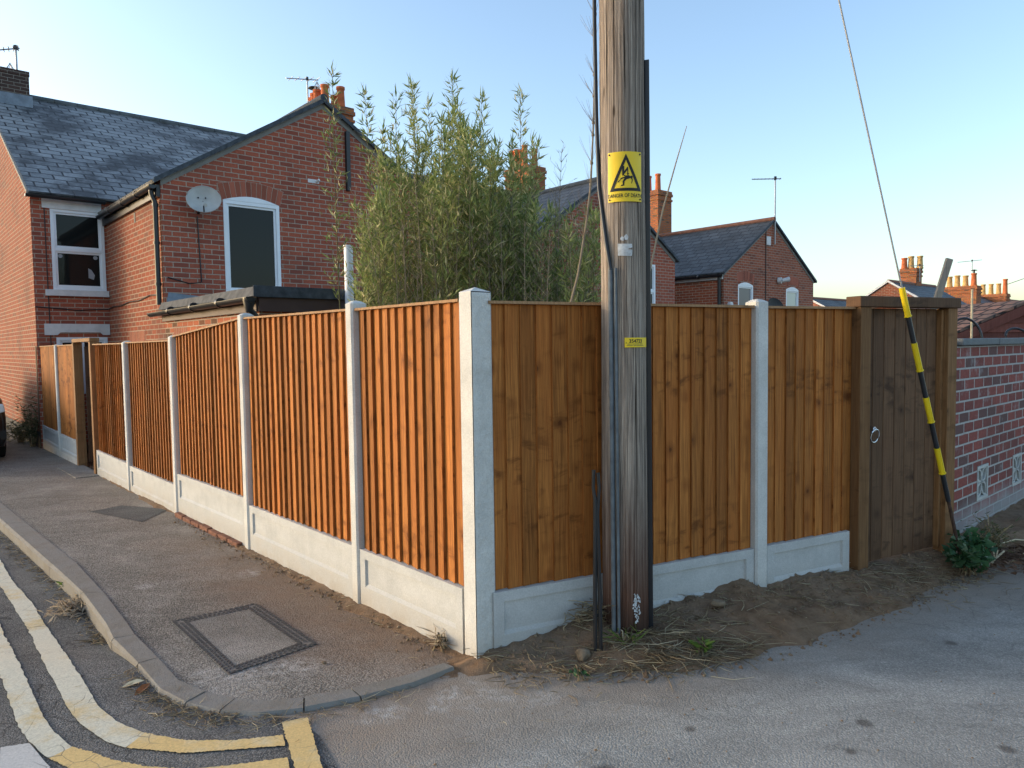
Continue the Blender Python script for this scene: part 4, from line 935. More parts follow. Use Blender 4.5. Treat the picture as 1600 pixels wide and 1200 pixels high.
# dark flue strip on gable already above; flat-roofed extension
EXT = 3.42
m = MB(); fx = lambda s, d, z: H(s, -EXT - d, z)
wall_mesh(m, lambda t, d, z: H(-.003 - d, t, z), [(-EXT, 2.1), (0, 2.1)], [(-.9, -.42, .9, 1.75)], 0, .1); m.build('extension_side_wall', brick_mat('extension_brick', (.40, .12, .055), (.32, .09, .045), (.42, .34, .26), dark=(.09, .055, .03)), h1, recalc=False)
window(h1, lambda t, d, z: H(-.003 - d, t, z), -.9, -.42, .9, 1.75, sash=0, d=-.07, label='dark small extension window showing only its top')
m = MB(); wall_mesh(m, fx, [(-.003, 2.1), (2.6, 2.1)], [(.9, 1.9, .2, 1.6)], 0, .1); m.poly([H(2.6, -EXT, 0), H(2.6, 0, 0), H(2.6, 0, 2.1), H(2.6, -EXT, 2.1)]); m.build('extension_front_wall', BRICK, h1, recalc=False)
window(h1, fx, .9, 1.9, .2, 1.6, label='extension window hidden behind the fence')
m = MB()
P = lambda s, t, z: H(s, t, z)
vs = [P(-.10, 0, 2.235), P(-.10, -3.50, 2.235), P(2.7, -3.50, 2.235), P(2.7, 0, 2.235), P(-.05, 0, 2.345), P(-.05, -3.46, 2.345), P(2.66, -3.46, 2.345), P(2.66, 0, 2.345), P(.05, 0, 2.325), P(.05, -3.36, 2.325), P(2.56, -3.36, 2.325), P(2.56, 0, 2.325)]
m.mesh(vs, [(0, 1, 5, 4), (2, 3, 7, 6), (4, 5, 9, 8), (5, 6, 10, 9), (6, 7, 11, 10), (8, 9, 10, 11), (3, 2, 1, 0)]); fr0 = m.build('extension_roof', FELT, h1)
m = MB(); m.box(H(-.10, -3.515, 2.225), D2 * 2.82, D1 * .015, UP * .125); m.build('roof_edge', FELTD, fr0, bevel=.004)
m = MB(); m.box(H(-.03, -3.48, 2.07), D2 * 2.65, D1 * .03, UP * .155); m.box(H(-.05, -3.45, 2.07), D1 * 3.45, D2 * .03, UP * .165); m.build('extension_fascia', BROWNF, h1)
m = MB(); gutter(m, H(-.13, .25, 2.20), H(-.13, -3.52, 2.22), .058); m.build('gutter', BLACKP, h1)
m = MB(); m.tube([H(-.13, -3.45, 2.2), H(-.13, -3.45, 2.1), H(-.04, -3.44, 2.0), H(-.04, -3.44, .2)], .036, 10); m.lathe(H(-.13, -3.45, 2.1), [(.04, -.04), (.065, .08), (.065, .12)], 10); m.build('downpipe', BLACKP, h1)
m = MB(); m.prism([gw_(.02, .0, 2.33), gw_(.86, .0, 2.33), gw_(.80, .0, 2.43), gw_(.05, .0, 2.50)], -D1 * .01); m.build('lead_flashing', LEAD, h1)
# cables clipped to the wall
m = MB()
m.tube([rw(-.93, .008, 4.1), rw(-.93, .008, 3.0), rw(-.92, .008, 1.2)], .008, 5)
m.tube([rw(-1.13, .008, 2.42), rw(-.8, .01, 2.40), rw(-.5, .01, 2.37), rw(-.25, .012, 2.39), rw(-.02, .01, 2.40), H(-.012, 2.9, 2.43), H(-.012, 2.4, 2.42), H(-.012, 1.9, 2.46), H(-.012, 1.3, 2.45), H(-.012, .7, 2.50), H(-.012, .2, 2.47)], .010, 5)
m.tube([gw_(.50, .008, 3.65), gw_(.52, .008, 3.0), gw_(.53, .008, 2.67), gw_(.36, .008, 2.64), gw_(.05, .008, 2.72)], .009, 5)
m.build('wall_cable', BLACKM, h1)
m = MB(); m.tube([H(1.02, -3.60, .1), H(1.02, -3.60, 2.86)], .052, 14); m.tube([H(1.02, -3.60, 2.84), H(1.02, -3.60, 2.86)], .056, 14); m.build('soil_pipe', WHITE, h1)
m = MB(); m.tube([gw_(2.45, 0, 4.42), gw_(2.47, .07, 4.45)], .02, 8); m.box(gw_(2.30, 0, 4.40), D2 * .2, -D1 * .006, UP * .06); m.build('overflow_pipe', WPAINT, h1)
m = MB(); m.box(gw_(3.55, .0, 4.45), D2 * .32, -D1 * .01, UP * .07); m.build('patch', LEAD, h1)
# chimneys of the first house
TR = 8.49
chimney(h1, H(S0 + .37, TR - .05), 1.2, .78, 6.6, 7.80, BRICKD, [(-.1, .12, .02, 'cage')], 0)
m = MB(); m.box(H(S0 - .03, TR - .72, 6.98), D2 * .83, D1 * .1, UP * .28); m.build('chimney_flashing', LEAD, h1)
cA = H(7.15, TR)
chimney(h1, cA, 1.35, .95, 6.9, 8.62, BRICKC, [(.50, -.2, .46, None), (.30, -.25, .52, 'cowl'), (.05, -.28, .55, 'cage'), (-.3, -.22, .62, None), (-.1, .2, .45, None), (-.42, .22, .62, None)], pr=.125)
# second house of the terrace
h2 = thing('house', H(11, 3.3, 0), 'middle terrace brick house with slate roof half hidden behind the bamboo', 'house')
main_range(h2, 7.9, 15.4, 4.1, 7.1, rmat=SLATE2)
outrigger(h2, 7.15, 12.45, 3.80, 5.46, holes=[(10.98, 11.62, 2.0, 3.62)], rmat=slate_mat('grey_slate', (.10, .105, .11), (.075, .08, .085), mossamt=.5))
window(h2, gw_, 10.98, 11.62, 2.0, 3.62, bars=(2.95,), label='white window partly behind the pole')
chimney(h2, H(15.05, TR), 1.25, .85, 6.7, 8.10, BRICKC, [(.48, -.18, .72, None), (.24, -.18, .72, None), (.0, -.14, .66, None), (-.22, -.2, .78, None), (-.40, .12, .66, None)], pr=.115)
# third house
h3 = thing('house', H(18, 3.3, 0), 'brick terrace house with dark slate gabled wing seen between pole and gate', 'house')
main_range(h3, 15.4, 24.6, 3.4, 5.6, rmat=SLATE2)
outrigger(h3, 14.75, 20.05, 3.62, 5.28, t1=6.5, tr=7.6, wmat=BRICKF, smat=BRICKO, holes=[(15.48, 16.30, 2.2, 3.30), (18.25, 19.05, 2.2, 3.28)], rmat=SLATE2)
window(h3, gw_, 15.48, 16.30, 2.2, 3.30, bars=(2.42,), arch=.08, d=-.06, glass=glass_mat('striped_blind_glass', (.14, .14, .16)), label='white window with striped blind')
window(h3, gw_, 18.25, 19.05, 2.2, 3.28, bars=(2.42,), arch=.08, d=-.06, glass=GLASSW, label='white window with pale blind')
brick_arch(h3, gw_, 15.46, 16.32, 3.36, .10, .26, ARCHB); brick_arch(h3, gw_, 18.23, 19.07, 3.34, .10, .26, ARCHB)
fs3 = lambda t, d, z: H(14.75 - d, t, z)
m = MB(); m.tube([fs3(.12, .05, 3.5), fs3(.12, .05, .1)], .05, 8); m.build('downpipe', BLACKP, h3)
m = MB(); gutter(m, H(14.62, 6.4, 3.54), H(14.62, -.05, 3.54)); m.build('gutter', BLACKP, h3)
m = MB(); m.box(H(14.70, 6.4, 3.42), -D1 * 6.38, D2 * .045, UP * .08); m.build('fascia', WPAINT, h3)
m = MB(); m.tube([fs3(2.0, .07, .1), fs3(2.0, .07, 2.95), fs3(2.05, .09, 3.1), fs3(2.25, .28, 3.25), fs3(2.3, .30, 3.4), fs3(2.3, .30, 3.88)], .085, 10); m.lathe(fs3(2.3, .30, 3.88), [(.085, 0), (.085, .06), (.0, .12)], 10); m.build('flue_pipe', plain('grey_flue', (.30, .31, .31), .6), h3)
m = MB(); m.tube([fs3(3.7, .25, .1), fs3(3.7, .25, 2.35)], .11, 10); m.lathe(fs3(3.7, .25, 2.35), [(.13, 0), (.12, .12), (.0, .18)], 10); m.build('vent_pipe', plain('grey_vent', (.26, .27, .26), .6), h3)
m = MB(); m.box(fs3(3.3, .0, 3.18), D1 * .55, -D2 * .02, UP * .16); m.build('air_vent', plain('vent_cover', (.45, .38, .32), .7), h3)
m = MB(); m.tube([gw_(17.0, .01, 5.0), gw_(17.0, .01, 2.0)], .014, 5); m.build('wall_cable', BLACKM, h3)
m = MB(); m.tube([gw_(17.75, .0, 3.52), gw_(17.78, .10, 3.52)], .10, 10); m.tube([gw_(17.8, .10, 3.52), gw_(18.0, .22, 3.56)], [.05, .08], 10); m.build('floodlight', WPAINT, h3)
m = MB(); m.box(gw_(17.0, .0, 4.55), D2 * .22, -D1 * .05, UP * .26); m.build('junction_box', WPAINT, h3)
m = MB(); m.tube([gw_(15.0, 0, 2.72), gw_(15.0, .1, 2.72)], .07, 10); m.box(gw_(14.9, .0, 2.62), D2 * .2, -D1 * .06, UP * .04); m.build('wall_lamp', WPAINT, h3)
chimney(h3, H(22.35, TR - .1), 1.5, .95, 5.0, 8.12, BRICKC, [(.42, -.1, .70, 'cowl'), (.05, -.05, .74, None), (-.36, .05, .78, None)], pr=.125)
# satellite dishes
def dish(p, n, r, mat, label, mast):
    t = thing('satellite_dish', mast, label, 'satellite dish')
    n = n.normalized(); u = n.cross(UP).normalized(); w = u.cross(n); m = MB(); vs = []; K = 28
    for i in range(6):
        q = i / 5
        for k in range(K): a = 2 * math.pi * k / K; vs.append(p + (u * math.cos(a) * r + w * math.sin(a) * r * .88) * q + n * (.09 * q * q * r / .35))
    m.mesh(vs, [(i * K + k, i * K + (k + 1) % K, (i + 1) * K + (k + 1) % K, (i + 1) * K + k) for i in range(5) for k in range(K)], smooth=True)
    m.tube([vs[5 * K + k] for k in range(K)] + [vs[5 * K]], .006, 6, cap=False)
    d = m.build('reflector', mat, t)
    m = MB(); m.tube([p - n * .005, mast], .022, 8); m.tube([p - w * r * .85 + n * .05, p - w * r * .75 + n * .30 * r / .35], .010, 6); m.build('bracket', BLACKM, t)
    m = MB(); e = p - w * r * .70 + n * .30 * r / .35 - u * .02; m.tube([e, e - n * .07 + w * .03], [.03, .022], 10); m.build('receiver_head', DISH, t)
    m = MB()
    for x, z in ((-.1, .15), (.32, .15)): m.tube([p + u * r * x + w * r * z + n * .02, p + u * r * x + w * r * z + n * .03], .012, 6)
    m.build('bolt', BLACKM, t)
dish(gw_(.52, .26, 3.84), V((.35, -.9, .26)), .235, DISH, 'pale grey satellite dish on the brick gable beside the tall window', gw_(.52, 0, 3.7))
dish(gw_(16.95, .3, 2.62), V((.5, -.8, .3)), .36, plain('dark_dish', (.03, .032, .035), .6), 'dark satellite dish just above the fence by the concrete post', gw_(16.95, 0, 2.45))
# TV aerials
def aerial(base, top, bd, blen, n, el, label, tilt=0, back=.25):
    t = thing('tv_aerial', base, label, 'tv aerial'); bd = V(bd).normalized(); sd_ = bd.cross(UP).normalized()
    m = MB(); m.tube([base, top], .022, 6); m.build('mast', METAL, t)
    m = MB(); a = top - UP * .06 - bd * blen * back; b = a + bd * blen; m.tube([a, b], .016, 5)
    for i in range(n):
        p = lerp(a, b, (i + .3) / n); l = el * (1 - .4 * i / n); m.tube([p - sd_ * l, p + sd_ * l], .011, 4)
    m.build('boom', METAL, t)
    m = MB(); m.box(top - V((.03, .03, .09)), (.06, 0, 0), (0, .06, 0), (0, 0, .1)); m.build('clamp', BLACKM, t)
aerial(H(S0 + .62, TR - .1, 7.6), H(S0 + .62, TR - .1, 8.50), V((-.8, -.5, -.28)), .75, 8, .17, 'tv aerial standing on the dark chimney at far left', back=.1)
aA = cA + D1 * .42 - D2 * .4; aerial(aA + UP * 8.3, aA + UP * 9.62, V((-.75, -.6, -.15)), 1.0, 5, .26, 'tv aerial on the chimney behind the big brick gable', back=.35)
aerial(H(17.44, -.06, 4.6), H(17.44, -.06, 6.62), V((-.95, .2, .04)), .85, 8, .10, 'tv aerial fixed to the peak of the gabled wing right of the pole', back=.2)

# ------------------------------------------------------------------ houses and sheds beyond the gate
def px(p):
    d = RM.transposed() @ (V(p) - V((0, 0, CAMH))); return 800 + F * d.x / d.y, 600 - F * d.z / d.y
def gable_house(label, apex, hd, rise, length, wmat, rmat, name='house'):
    """gable end facing left (normal -D2), ridge running along D2; apex = top of the gable"""
    t = thing(name, V((apex.x, apex.y, 0)), label, 'house'); a = V(apex); e = UP * rise; z0 = -.2
    f, b = a - D1 * hd - e, a + D1 * hd - e
    m = MB(); m.poly([V((f.x, f.y, z0)), V((b.x, b.y, z0)), b, a, f]); m.build('gable_wall', wmat, t, recalc=False)
    m = MB(); m.poly([V((f.x, f.y, z0)), V((f.x, f.y, z0)) + D2 * length, f + D2 * length, f]); m.poly([V((b.x, b.y, z0)), V((b.x, b.y, z0)) + D2 * length, b + D2 * length, b]); m.build('long_wall', wmat, t, recalc=False)
    m = MB(); o = D1 * .15 + UP * (.15 * rise / hd)
    quad_slab(m, f - D1 * .15 - UP * (.15 * rise / hd) - D2 * .06 + UP * .05, a - D2 * .06 + UP * .05, a + D2 * length + UP * .05, f - D1 * .15 - UP * (.15 * rise / hd) + D2 * length + UP * .05)
    quad_slab(m, b + D1 * .15 - UP * (.15 * rise / hd) - D2 * .06 + UP * .05, a - D2 * .06 + UP * .05, a + D2 * length + UP * .05, b + D1 * .15 - UP * (.15 * rise / hd) + D2 * length + UP * .05)
    r = m.build('roof', rmat, t)
    m = MB(); m.tube([a + UP * .05, a + D2 * length + UP * .05], .09, 6); m.build('ridge_tiles', plain('ridge_red', (.26, .12, .08), .85), r)
    m = MB()
    for q in (f, b): m.prism([q - D2 * .07, q - D2 * .07 + UP * .1, q - D2 * .05 + UP * .1, q - D2 * .05], a - q)
    m.build('verge_trim', WPAINT, r)
    return t
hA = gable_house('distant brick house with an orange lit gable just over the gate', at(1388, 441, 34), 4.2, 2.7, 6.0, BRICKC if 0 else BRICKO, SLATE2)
c = at(1423, 450, 36.5); zt = at(1423, 420, 36.5).z
chimney(hA, c, .75, .75, c.z - 1.2, zt, BRICKC, [(.26, -.15, .55, None), (.0, .0, .62, 'y'), (-.34, .2, .62, 'y')], pr=.14)
hB = gable_house('distant house with a slate roof coloured skylight blue behind the leaning plank', at(1450, 449, 44), 4.5, 2.8, 4.5, BRICKO, SLATESKY)
hC = gable_house('distant house with wide orange chimney of four buff pots', at(1502, 463, 47), 4.5, 2.4, 7.0, BRICKO, SLATE2)
c = at(1502, 470, 42); zt = at(1502, 448, 42).z
chimney(hC, c, 1.75, .85, c.z - 2.2, zt, BRICKC, [(.62, 0, .62, 'y'), (.22, 0, .66, 'y'), (-.2, 0, .62, 'y'), (-.62, 0, .72, 'cowl')], pr=.15)
hD = gable_house('furthest house at right edge with a chimney of three buff pots', at(1556, 468, 56), 4.5, 2.4, 9.0, BRICKO, SLATE2)
c = at(1552, 474, 50); zt = at(1552, 460, 50).z
chimney(hD, c, 1.7, .9, c.z - 2.2, zt, BRICKC, [(.62, 0, .72, 'y'), (.15, 0, .72, 'y'), (-.3, 0, .72, 'y'), (-.68, 0, 1.0, None)], pr=.15)
hE = gable_house('low grey slate roof seen between the brick gable and the gate', at(1262, 467, 40), 4.0, 2.2, 6.0, BRICKF, slate_mat('pebbled_slate', (.12, .12, .12), (.09, .09, .09), mossamt=.7))
p0 = at(1437, 440, 36); aerial(p0, at(1437, 413, 36), V((-.9, .3, 0)), .7, 4, .12, 'small tv aerial beside the distant chimney over the gate')
p0 = at(1519, 470, 43); aerial(p0, at(1519, 406, 43), V((.98, -.1, .08)), 1.35, 9, .10, 'wide tv aerial on a tall mast above the distant chimneys', back=.6)
# tiled outbuilding and red shed behind the wall
ob = thing('outbuilding', at(1560, 520, 15), 'outbuilding with weathered brown tiled roof behind the brick wall', 'outbuilding')
ra, rb = at(1466, 482, 15.0), at(1466, 482, 15.0) + D2 * 5.5; rb.z = ra.z + .02; ea, eb = ra - D1 * 2.3 - UP * 1.0, rb - D1 * 2.3 - UP * 1.0; ga, gb2 = ra + D1 * 2.3 - UP * 1.0, rb + D1 * 2.3 - UP * 1.0
m = MB(); quad_slab(m, ea, eb, rb, ra); quad_slab(m, ga, gb2, rb, ra); r = m.build('roof', TILE, ob)
m = MB(); n = 24
for i in range(n): m.tube([lerp(ra, rb, i / n) + UP * .02, lerp(ra, rb, (i + .55) / n) + UP * .02], .085, 8); m.tube([lerp(ra, rb, (i + .55) / n) + UP * .02, lerp(ra, rb, (i + 1) / n) + UP * .02], .075, 8, (.9, .9, .9))
m.build('ridge_tiles', plain('ridge_pink', (.33, .20, .15), .85, var=.3, sc=18), r)
m = MB()
for a, b in ((ea, eb), (ga, gb2)): m.poly([V((a.x, a.y, -.1)), V((b.x, b.y, -.1)), b - UP * .05, a - UP * .05])
for a, b, c in ((ea, ga, ra), (eb, gb2, rb)): m.poly([V((a.x, a.y, -.1)), V((b.x, b.y, -.1)), b - UP * .05, c - UP * .05, a - UP * .05])
m.build('wall', BRICKO, ob, recalc=False)
sh = thing('shed', at(1590, 540, 9.2), 'red brown stained wooden shed gable just behind the wall coping', 'shed')
ap = at(1604, 476, 9.2); sdn = V((.985, .17, 0)); sn = V((.17, -.985, 0)); hwid = 1.25; rs = .46
el, er = ap - sdn * hwid - UP * rs, ap + sdn * hwid - UP * rs
m = MB(); n = 12
for i in range(n):
    z0, z1 = -.1 + (el.z + .1) * i / n, -.1 + (el.z + .1) * (i + 1) / n
    m.prism([V((el.x, el.y, z0)) + sn * .02, V((el.x, el.y, z0)), V((el.x, el.y, z1)), V((el.x, el.y, z1)) + sn * .006], sdn * hwid * 2, RC())
n = 4
for i in range(n):
    t0, t1 = i / n, (i + 1) / n
    a0, b0_, a1, b1_ = lerp(el, ap, t0), lerp(er, ap, t0), lerp(el, ap, t1), lerp(er, ap, t1)
    m.mesh([a0 + sn * .02, b0_ + sn * .02, b1_ + sn * .006, a1 + sn * .006, a0, b0_, b1_, a1], [(0, 1, 2, 3), (4, 5, 6, 7), (0, 1, 5, 4)], RC())
m.build('boarding', REDW, sh)
m = MB()
for q in (el, er):
    o = (q - ap).normalized() * .12; m.prism([ap + sn * .06 - UP * .10, ap + sn * .06 + UP * .02, ap + sn * .035 + UP * .02, ap + sn * .035 - UP * .10], q + o - ap)
m.prism([ap + sn * .065 - sdn * .05 - UP * .14, ap + sn * .065 + sdn * .05 - UP * .14, ap + sn * .065 + sdn * .06 + UP * .03, ap + sn * .065 - sdn * .06 + UP * .03], -sn * .02)
m.build('barge_board', REDW, sh)
m = MB()
for q in (el, er):
    o = (q - ap).normalized() * .14; quad_slab(m, ap + sn * .05 + UP * .06, q + o + sn * .05 + UP * .06, q + o - sn * 2.2 + UP * .06, ap - sn * 2.2 + UP * .06, .03)
m.build('roof', TILE, sh)
m = MB()
for q, s_ in ((el, 1), (er, -1)): m.poly([V((q.x, q.y, -.1)), V((q.x, q.y, -.1)) - sn * 2.2, q - sn * 2.2, q])
m.build('side_wall', REDW, sh, recalc=False)
for cx, cy, w_, Y, lab in ((1510, 497, 24, 7.6, 'black plastic hoop above the wall left of the red shed'), (1590, 513, 18, 7.7, 'black plastic hoop against the red shed at the right edge')):
    m = MB(); base = at(cx, 527, Y); r = w_ / F * Y; h = (527 - cy) / F * Y
    pts = [base + V((-r, 0, -.9))] + [base + V((-r * math.cos(a), .05 * math.sin(a), h * math.sin(a) * 1.0)) for a in [math.pi * k / 14 for k in range(15)]] + [base + V((r * 1.15, 0, -.9))]
    m.tube(pts, .0125, 8); tag(m.build('hoop', BLACKP), lab, 'hoop')
m = MB(); a, b = at(1465, 470, 6.6), at(1485, 404, 6.6); d = (b - a).normalized(); sd_ = d.cross(V((0, 1, 0))).normalized(); a = a - d * 1.9
m.box(a - sd_ * .030, sd_ * .060, V((0, .03, 0)), b - a, (.5, .3, .6)); tag(m.build('plank', GREYWOOD, bevel=.003), 'grey weathered plank leaning up behind the gate', 'plank')
m = MB(); a = at(1519, 528, 8.5); m.tube([V((a.x, a.y, 0)), at(1519, 452, 8.5)], .012, 6); tag(m.build('garden_cane', STEMP), 'thin pale cane standing behind the wall', 'cane')
m = MB(); m.tube([at(1572, 445, 50), lerp(at(1572, 445, 50), at(1720, 385, 40), .5) - UP * .15, at(1720, 385, 40)], .02, 4); tag(m.build('overhead_cable', BLACKM), 'thin overhead cable running off the distant chimney at the right edge', 'cable')

# ------------------------------------------------------------------ bamboo and other plants
def leaf(m, p, d, l, w, c, n=None):
    d = d.normalized(); n = n or V((RNG.uniform(-1, 1), RNG.uniform(-1, 1), RNG.uniform(-1, 1))); u = d.cross(n)
    if u.length < .01: u = d.cross(V((1, .3, .2)))
    u.normalize(); k = d.cross(u) * l * .06
    m.mesh([p, p + d * l * .35 + u * w + k, p + d * l - k * 2, p + d * l * .35 - u * w + k], [(0, 1, 2, 3)], c)
def rdir(up=.3):
    a = RNG.uniform(0, 2 * math.pi); z = RNG.uniform(-.4, 1) * .8 + up; return V((math.cos(a), math.sin(a), z)).normalized()
bam = thing('bamboo', V((-.4, 7.3, 0)), 'tall dense clump of green bamboo growing behind the fence', 'bamboo')
lm, cmb, dm = MB(), MB(), MB()
def culm(top, base, dens=1.0, dead=False, lo=.30, spread=1.0, leafl=.105):
    mid = lerp(base, top, .55) + V((RNG.uniform(-.06, .06), RNG.uniform(-.06, .06), 0)); Lh = (top - base).length
    P = lambda t: base * (1 - t) ** 2 + (mid * 2 - (base + top) * .5) * 2 * t * (1 - t) + top * t * t
    pts = [P(i / 12) for i in range(13)]; rr = [.009 * (1 - .82 * i / 12) for i in range(13)]
    (dm if dead else cmb).tube(pts, rr, 5, RC())
    nn_ = int(Lh * (1 - lo) / .105)
    hue = RNG.random() * .8
    for i in range(nn_):
        t = lo + (1 - lo) * (i + .5) / nn_
        p = P(t); az = RNG.uniform(0, 2 * math.pi); tip = 1 - max(0, (t - .72) / .28)
        for br in range(3 if not dead else 4):
            a = az + br * 2.1 + RNG.uniform(-.5, .5); bl = RNG.uniform(.10, .30) * (.30 + .70 * tip) * spread
            bd = V((math.cos(a) * .62, math.sin(a) * .62, RNG.uniform(.45, 1.1))).normalized(); q = p + bd * bl
            if dead:
                dm.tube([p, q], [.0022, .001], 3, RC(), cap=False)
                if RNG.random() < .4: leaf(dm, q, (bd + rdir()).normalized(), .06, .003, RC())
                continue
            cmb.tube([p, q], [.002, .001], 3, RC(), cap=False)
            for k in range(int(RNG.uniform(4, 9) * dens)):
                b0_ = lerp(p, q, RNG.uniform(.25, 1)); dd = (bd * 1.0 + rdir(.0) * .85 + V((0, 0, -.15))).normalized()
                c = (min(1, max(0, hue + RNG.uniform(-.3, .35))), RNG.random(), RNG.random())
                leaf(lm, b0_, dd, leafl * RNG.uniform(.5, 1.15), .0072 * RNG.uniform(.6, 1.2), c)
    if not dead:
        for k in range(3): leaf(lm, top, V((RNG.uniform(-.45, .45), RNG.uniform(-.4, .4), 1)), .15, .009, (RNG.uniform(.1, .5), 0, 0))
tall = [(519, 114, 7.0, 540), (570, 150, 7.4, 590), (619, 153, 7.3, 640), (643, 135, 7.6, 650), (669, 165, 7.2, 690), (707, 128, 7.3, 715), (753, 156, 7.5, 740), (813, 148, 7.8, 780), (724, 200, 7.1, 720), (690, 190, 7.6, 700), (598, 205, 7.3, 620), (840, 232, 7.4, 820)]
for tx_, ty_, Y, bx_ in tall:
    top = at(tx_, ty_, Y); b = at(bx_, 470, Y); culm(top, V((b.x, Y, 0)), RNG.uniform(.8, 1.35), lo=RNG.uniform(.36, .5), spread=RNG.uniform(.55, 1.0))
for i in range(16):
    x = RNG.uniform(585, 835); Y = RNG.uniform(6.6, 8.0); top = at(x, interp(x, [580, 640, 700, 760, 840], [245, 205, 175, 195, 250]) + RNG.uniform(-25, 45), Y); b = at(lerp(x, 740, .2), 470, Y)
    culm(top, V((b.x, Y, 0)), RNG.uniform(.7, 1.2), lo=RNG.uniform(.35, .5), spread=RNG.uniform(.6, 1.0))
for i in range(135):
    x = RNG.uniform(564, 938); Y = RNG.uniform(6.3, 8.3)
    ymax = interp(x, [540, 560, 600, 640, 700, 740, 790, 830, 870, 900, 940], [400, 325, 270, 240, 190, 215, 250, 300, 325, 335, 300])
    y = ymax - 12 + 175 * RNG.random() ** 1.2
    top = at(x + RNG.uniform(-16, 16), y, Y); b = at(lerp(x, 740, .12), 470, Y); culm(top, V((b.x, Y + RNG.uniform(-.2, .2), 0)), 1.0, lo=.34)
for tx_, ty_, Y, bx_ in [(878, 232, 7.0, 865), (586, 240, 7.0, 625), (555, 300, 6.8, 600), (800, 300, 6.6, 800), (835, 290, 6.9, 850), (868, 300, 7.1, 880), (645, 250, 6.6, 655), (590, 330, 6.5, 610), (700, 330, 6.4, 705), (760, 345, 6.4, 765), (845, 360, 6.4, 850), (905, 330, 6.6, 900), (630, 350, 6.3, 640), (608, 300, 6.5, 625), (672, 320, 6.3, 680), (735, 350, 6.3, 738), (782, 330, 6.35, 790), (820, 345, 6.3, 828), (888, 350, 6.3, 880), (920, 345, 6.35, 915), (575, 350, 6.3, 600), (655, 380, 6.25, 660), (860, 370, 6.25, 858), (718, 290, 6.4, 722)]:
    top = at(tx_, ty_, Y); b = at(bx_, 470, Y); culm(top, V((b.x, Y, 0)), dead=True, lo=.45, spread=1.05)
lm.build('foliage', BAMBOO, bam, recalc=False); cmb.build('canes', CANE, bam, recalc=False); dm.build('bare_canes', DEADC, bam, recalc=False)
dc = thing('dead_bamboo_cane', V((.62, 5.6, 0)), 'tall leafless brown bamboo cane standing close to the left of the pole', 'cane')
m = MB(); Y = 5.6; ptsd = [at(890, 480, Y), at(903, 430, Y), at(916, 350, Y), at(923, 290, Y), at(927, 200, Y), at(929, 100, Y), at(931, -40, Y), at(932, -140, Y)]; b = V((ptsd[0].x - .1, Y, 0))
m.tube([b] + ptsd, [.012, .011, .010, .009, .008, .007, .006, .005, .003], 6, (.3, .3, .3)); m.build('cane_stem', DEADC, dc)
m = MB()
for py_ in (22, 61, 117, 150, 192, 211, 255, 288, 338, 371):
    i = 0
    p = V((interp(py_, [-140, -40, 100, 200, 290, 350, 430], [at(932, -140, Y).x, at(931, -40, Y).x, at(929, 100, Y).x, at(927, 200, Y).x, at(923, 290, Y).x, at(916, 350, Y).x, at(903, 430, Y).x]), Y, at(925, py_, Y).z))
    m.tube([p - UP * .008, p + UP * .008], .013, 6, RC())
    for k in range(RNG.randint(5, 11)):
        a = RNG.uniform(math.pi * .5, math.pi * 1.7); d = V((math.cos(a) * .5, math.sin(a) * .4, RNG.uniform(.6, 1.1))).normalized(); l = RNG.uniform(.05, .24)
        m.tube([p, p + d * l * .6 - UP * .01, p + d * l], [.0016, .0012, .0006], 3, RC(), cap=False)
m.build('twigs', DEADC, dc, recalc=False)
m = MB(); p = at(1012, 440, 6.4); m.tube([V((p.x - .25, 6.4, 0)), p, at(1035, 330, 6.4), at(1056, 255, 6.4), at(1073, 197, 6.4)], [.012, .009, .008, .006, .003], 6, (.1, .95, .5)); tag(m.build('bare_cane', DEADC), 'single thin bare cane leaning up right of the pole', 'cane')
def bush(name, loc, label, cat, n, r, h, mat, ll, lw, stems=10):
    t = thing(name, loc, label, cat); m = MB(); st = MB()
    for i in range(stems):
        a = RNG.uniform(0, 2 * math.pi); q = loc + V((math.cos(a) * r * RNG.random(), math.sin(a) * r * RNG.random(), h * RNG.uniform(.4, 1))); st.tube([loc + V((RNG.uniform(-.04, .04), RNG.uniform(-.04, .04), -.02)), lerp(loc, q, .5) + UP * .04, q], [.006, .004, .002], 4, RC(), cap=False)
        for k in range(n // stems):
            p = lerp(loc, q, RNG.uniform(.25, 1)) + V((RNG.gauss(0, r * .2), RNG.gauss(0, r * .2), RNG.gauss(0, h * .08))); p.z = max(p.z, loc.z + .01)
            l = ll * RNG.uniform(.6, 1.3); leaf(m, p, rdir(.1), l, lw * l / ll, RC())
    m.build('foliage', mat, t, recalc=False); st.build('stems', TWIG, t, recalc=False)
    return t
bp = gnd(1512, 892, .02); bush('bramble', bp, 'green bramble plant growing at the foot of the brick wall by the gate', 'plant', 520, .17, .26, BRAMBLE, .062, .024, 20)
bp = gnd(1540, 868, .05) + V((.1, .1, 0)); bush('weed_tuft', bp, 'wispy olive weed tuft behind the bramble at the wall foot', 'weed', 400, .2, .28, WEED, .055, .004, 20)
wp = gnd(46, 696, 0) + V((.1, -.05, 0)); bush('weed_tuft', L(11.75, .14, 0), 'scruffy tall weed at the corner of the left house', 'weed', 800, .30, 1.0, WEED, .10, .008, 26)
bush('weed_tuft', L(12.6, .20, 0), 'low spreading weed along the base of the left house wall', 'weed', 700, .50, .42, WEED, .10, .008, 22)
bush('green_sprout', gnd(1095, 1022, .01), 'small bright green sprout at the edge of the soil bank', 'plant', 24, .05, .07, GRASSG, .06, .012, 6)
bush('green_sprout', gnd(905, 1062, .01) + V((0, .04, 0)), 'tiny green leaf sprig at the asphalt edge in front of the pole', 'plant', 14, .05, .03, BRAMBLE, .045, .014, 4)
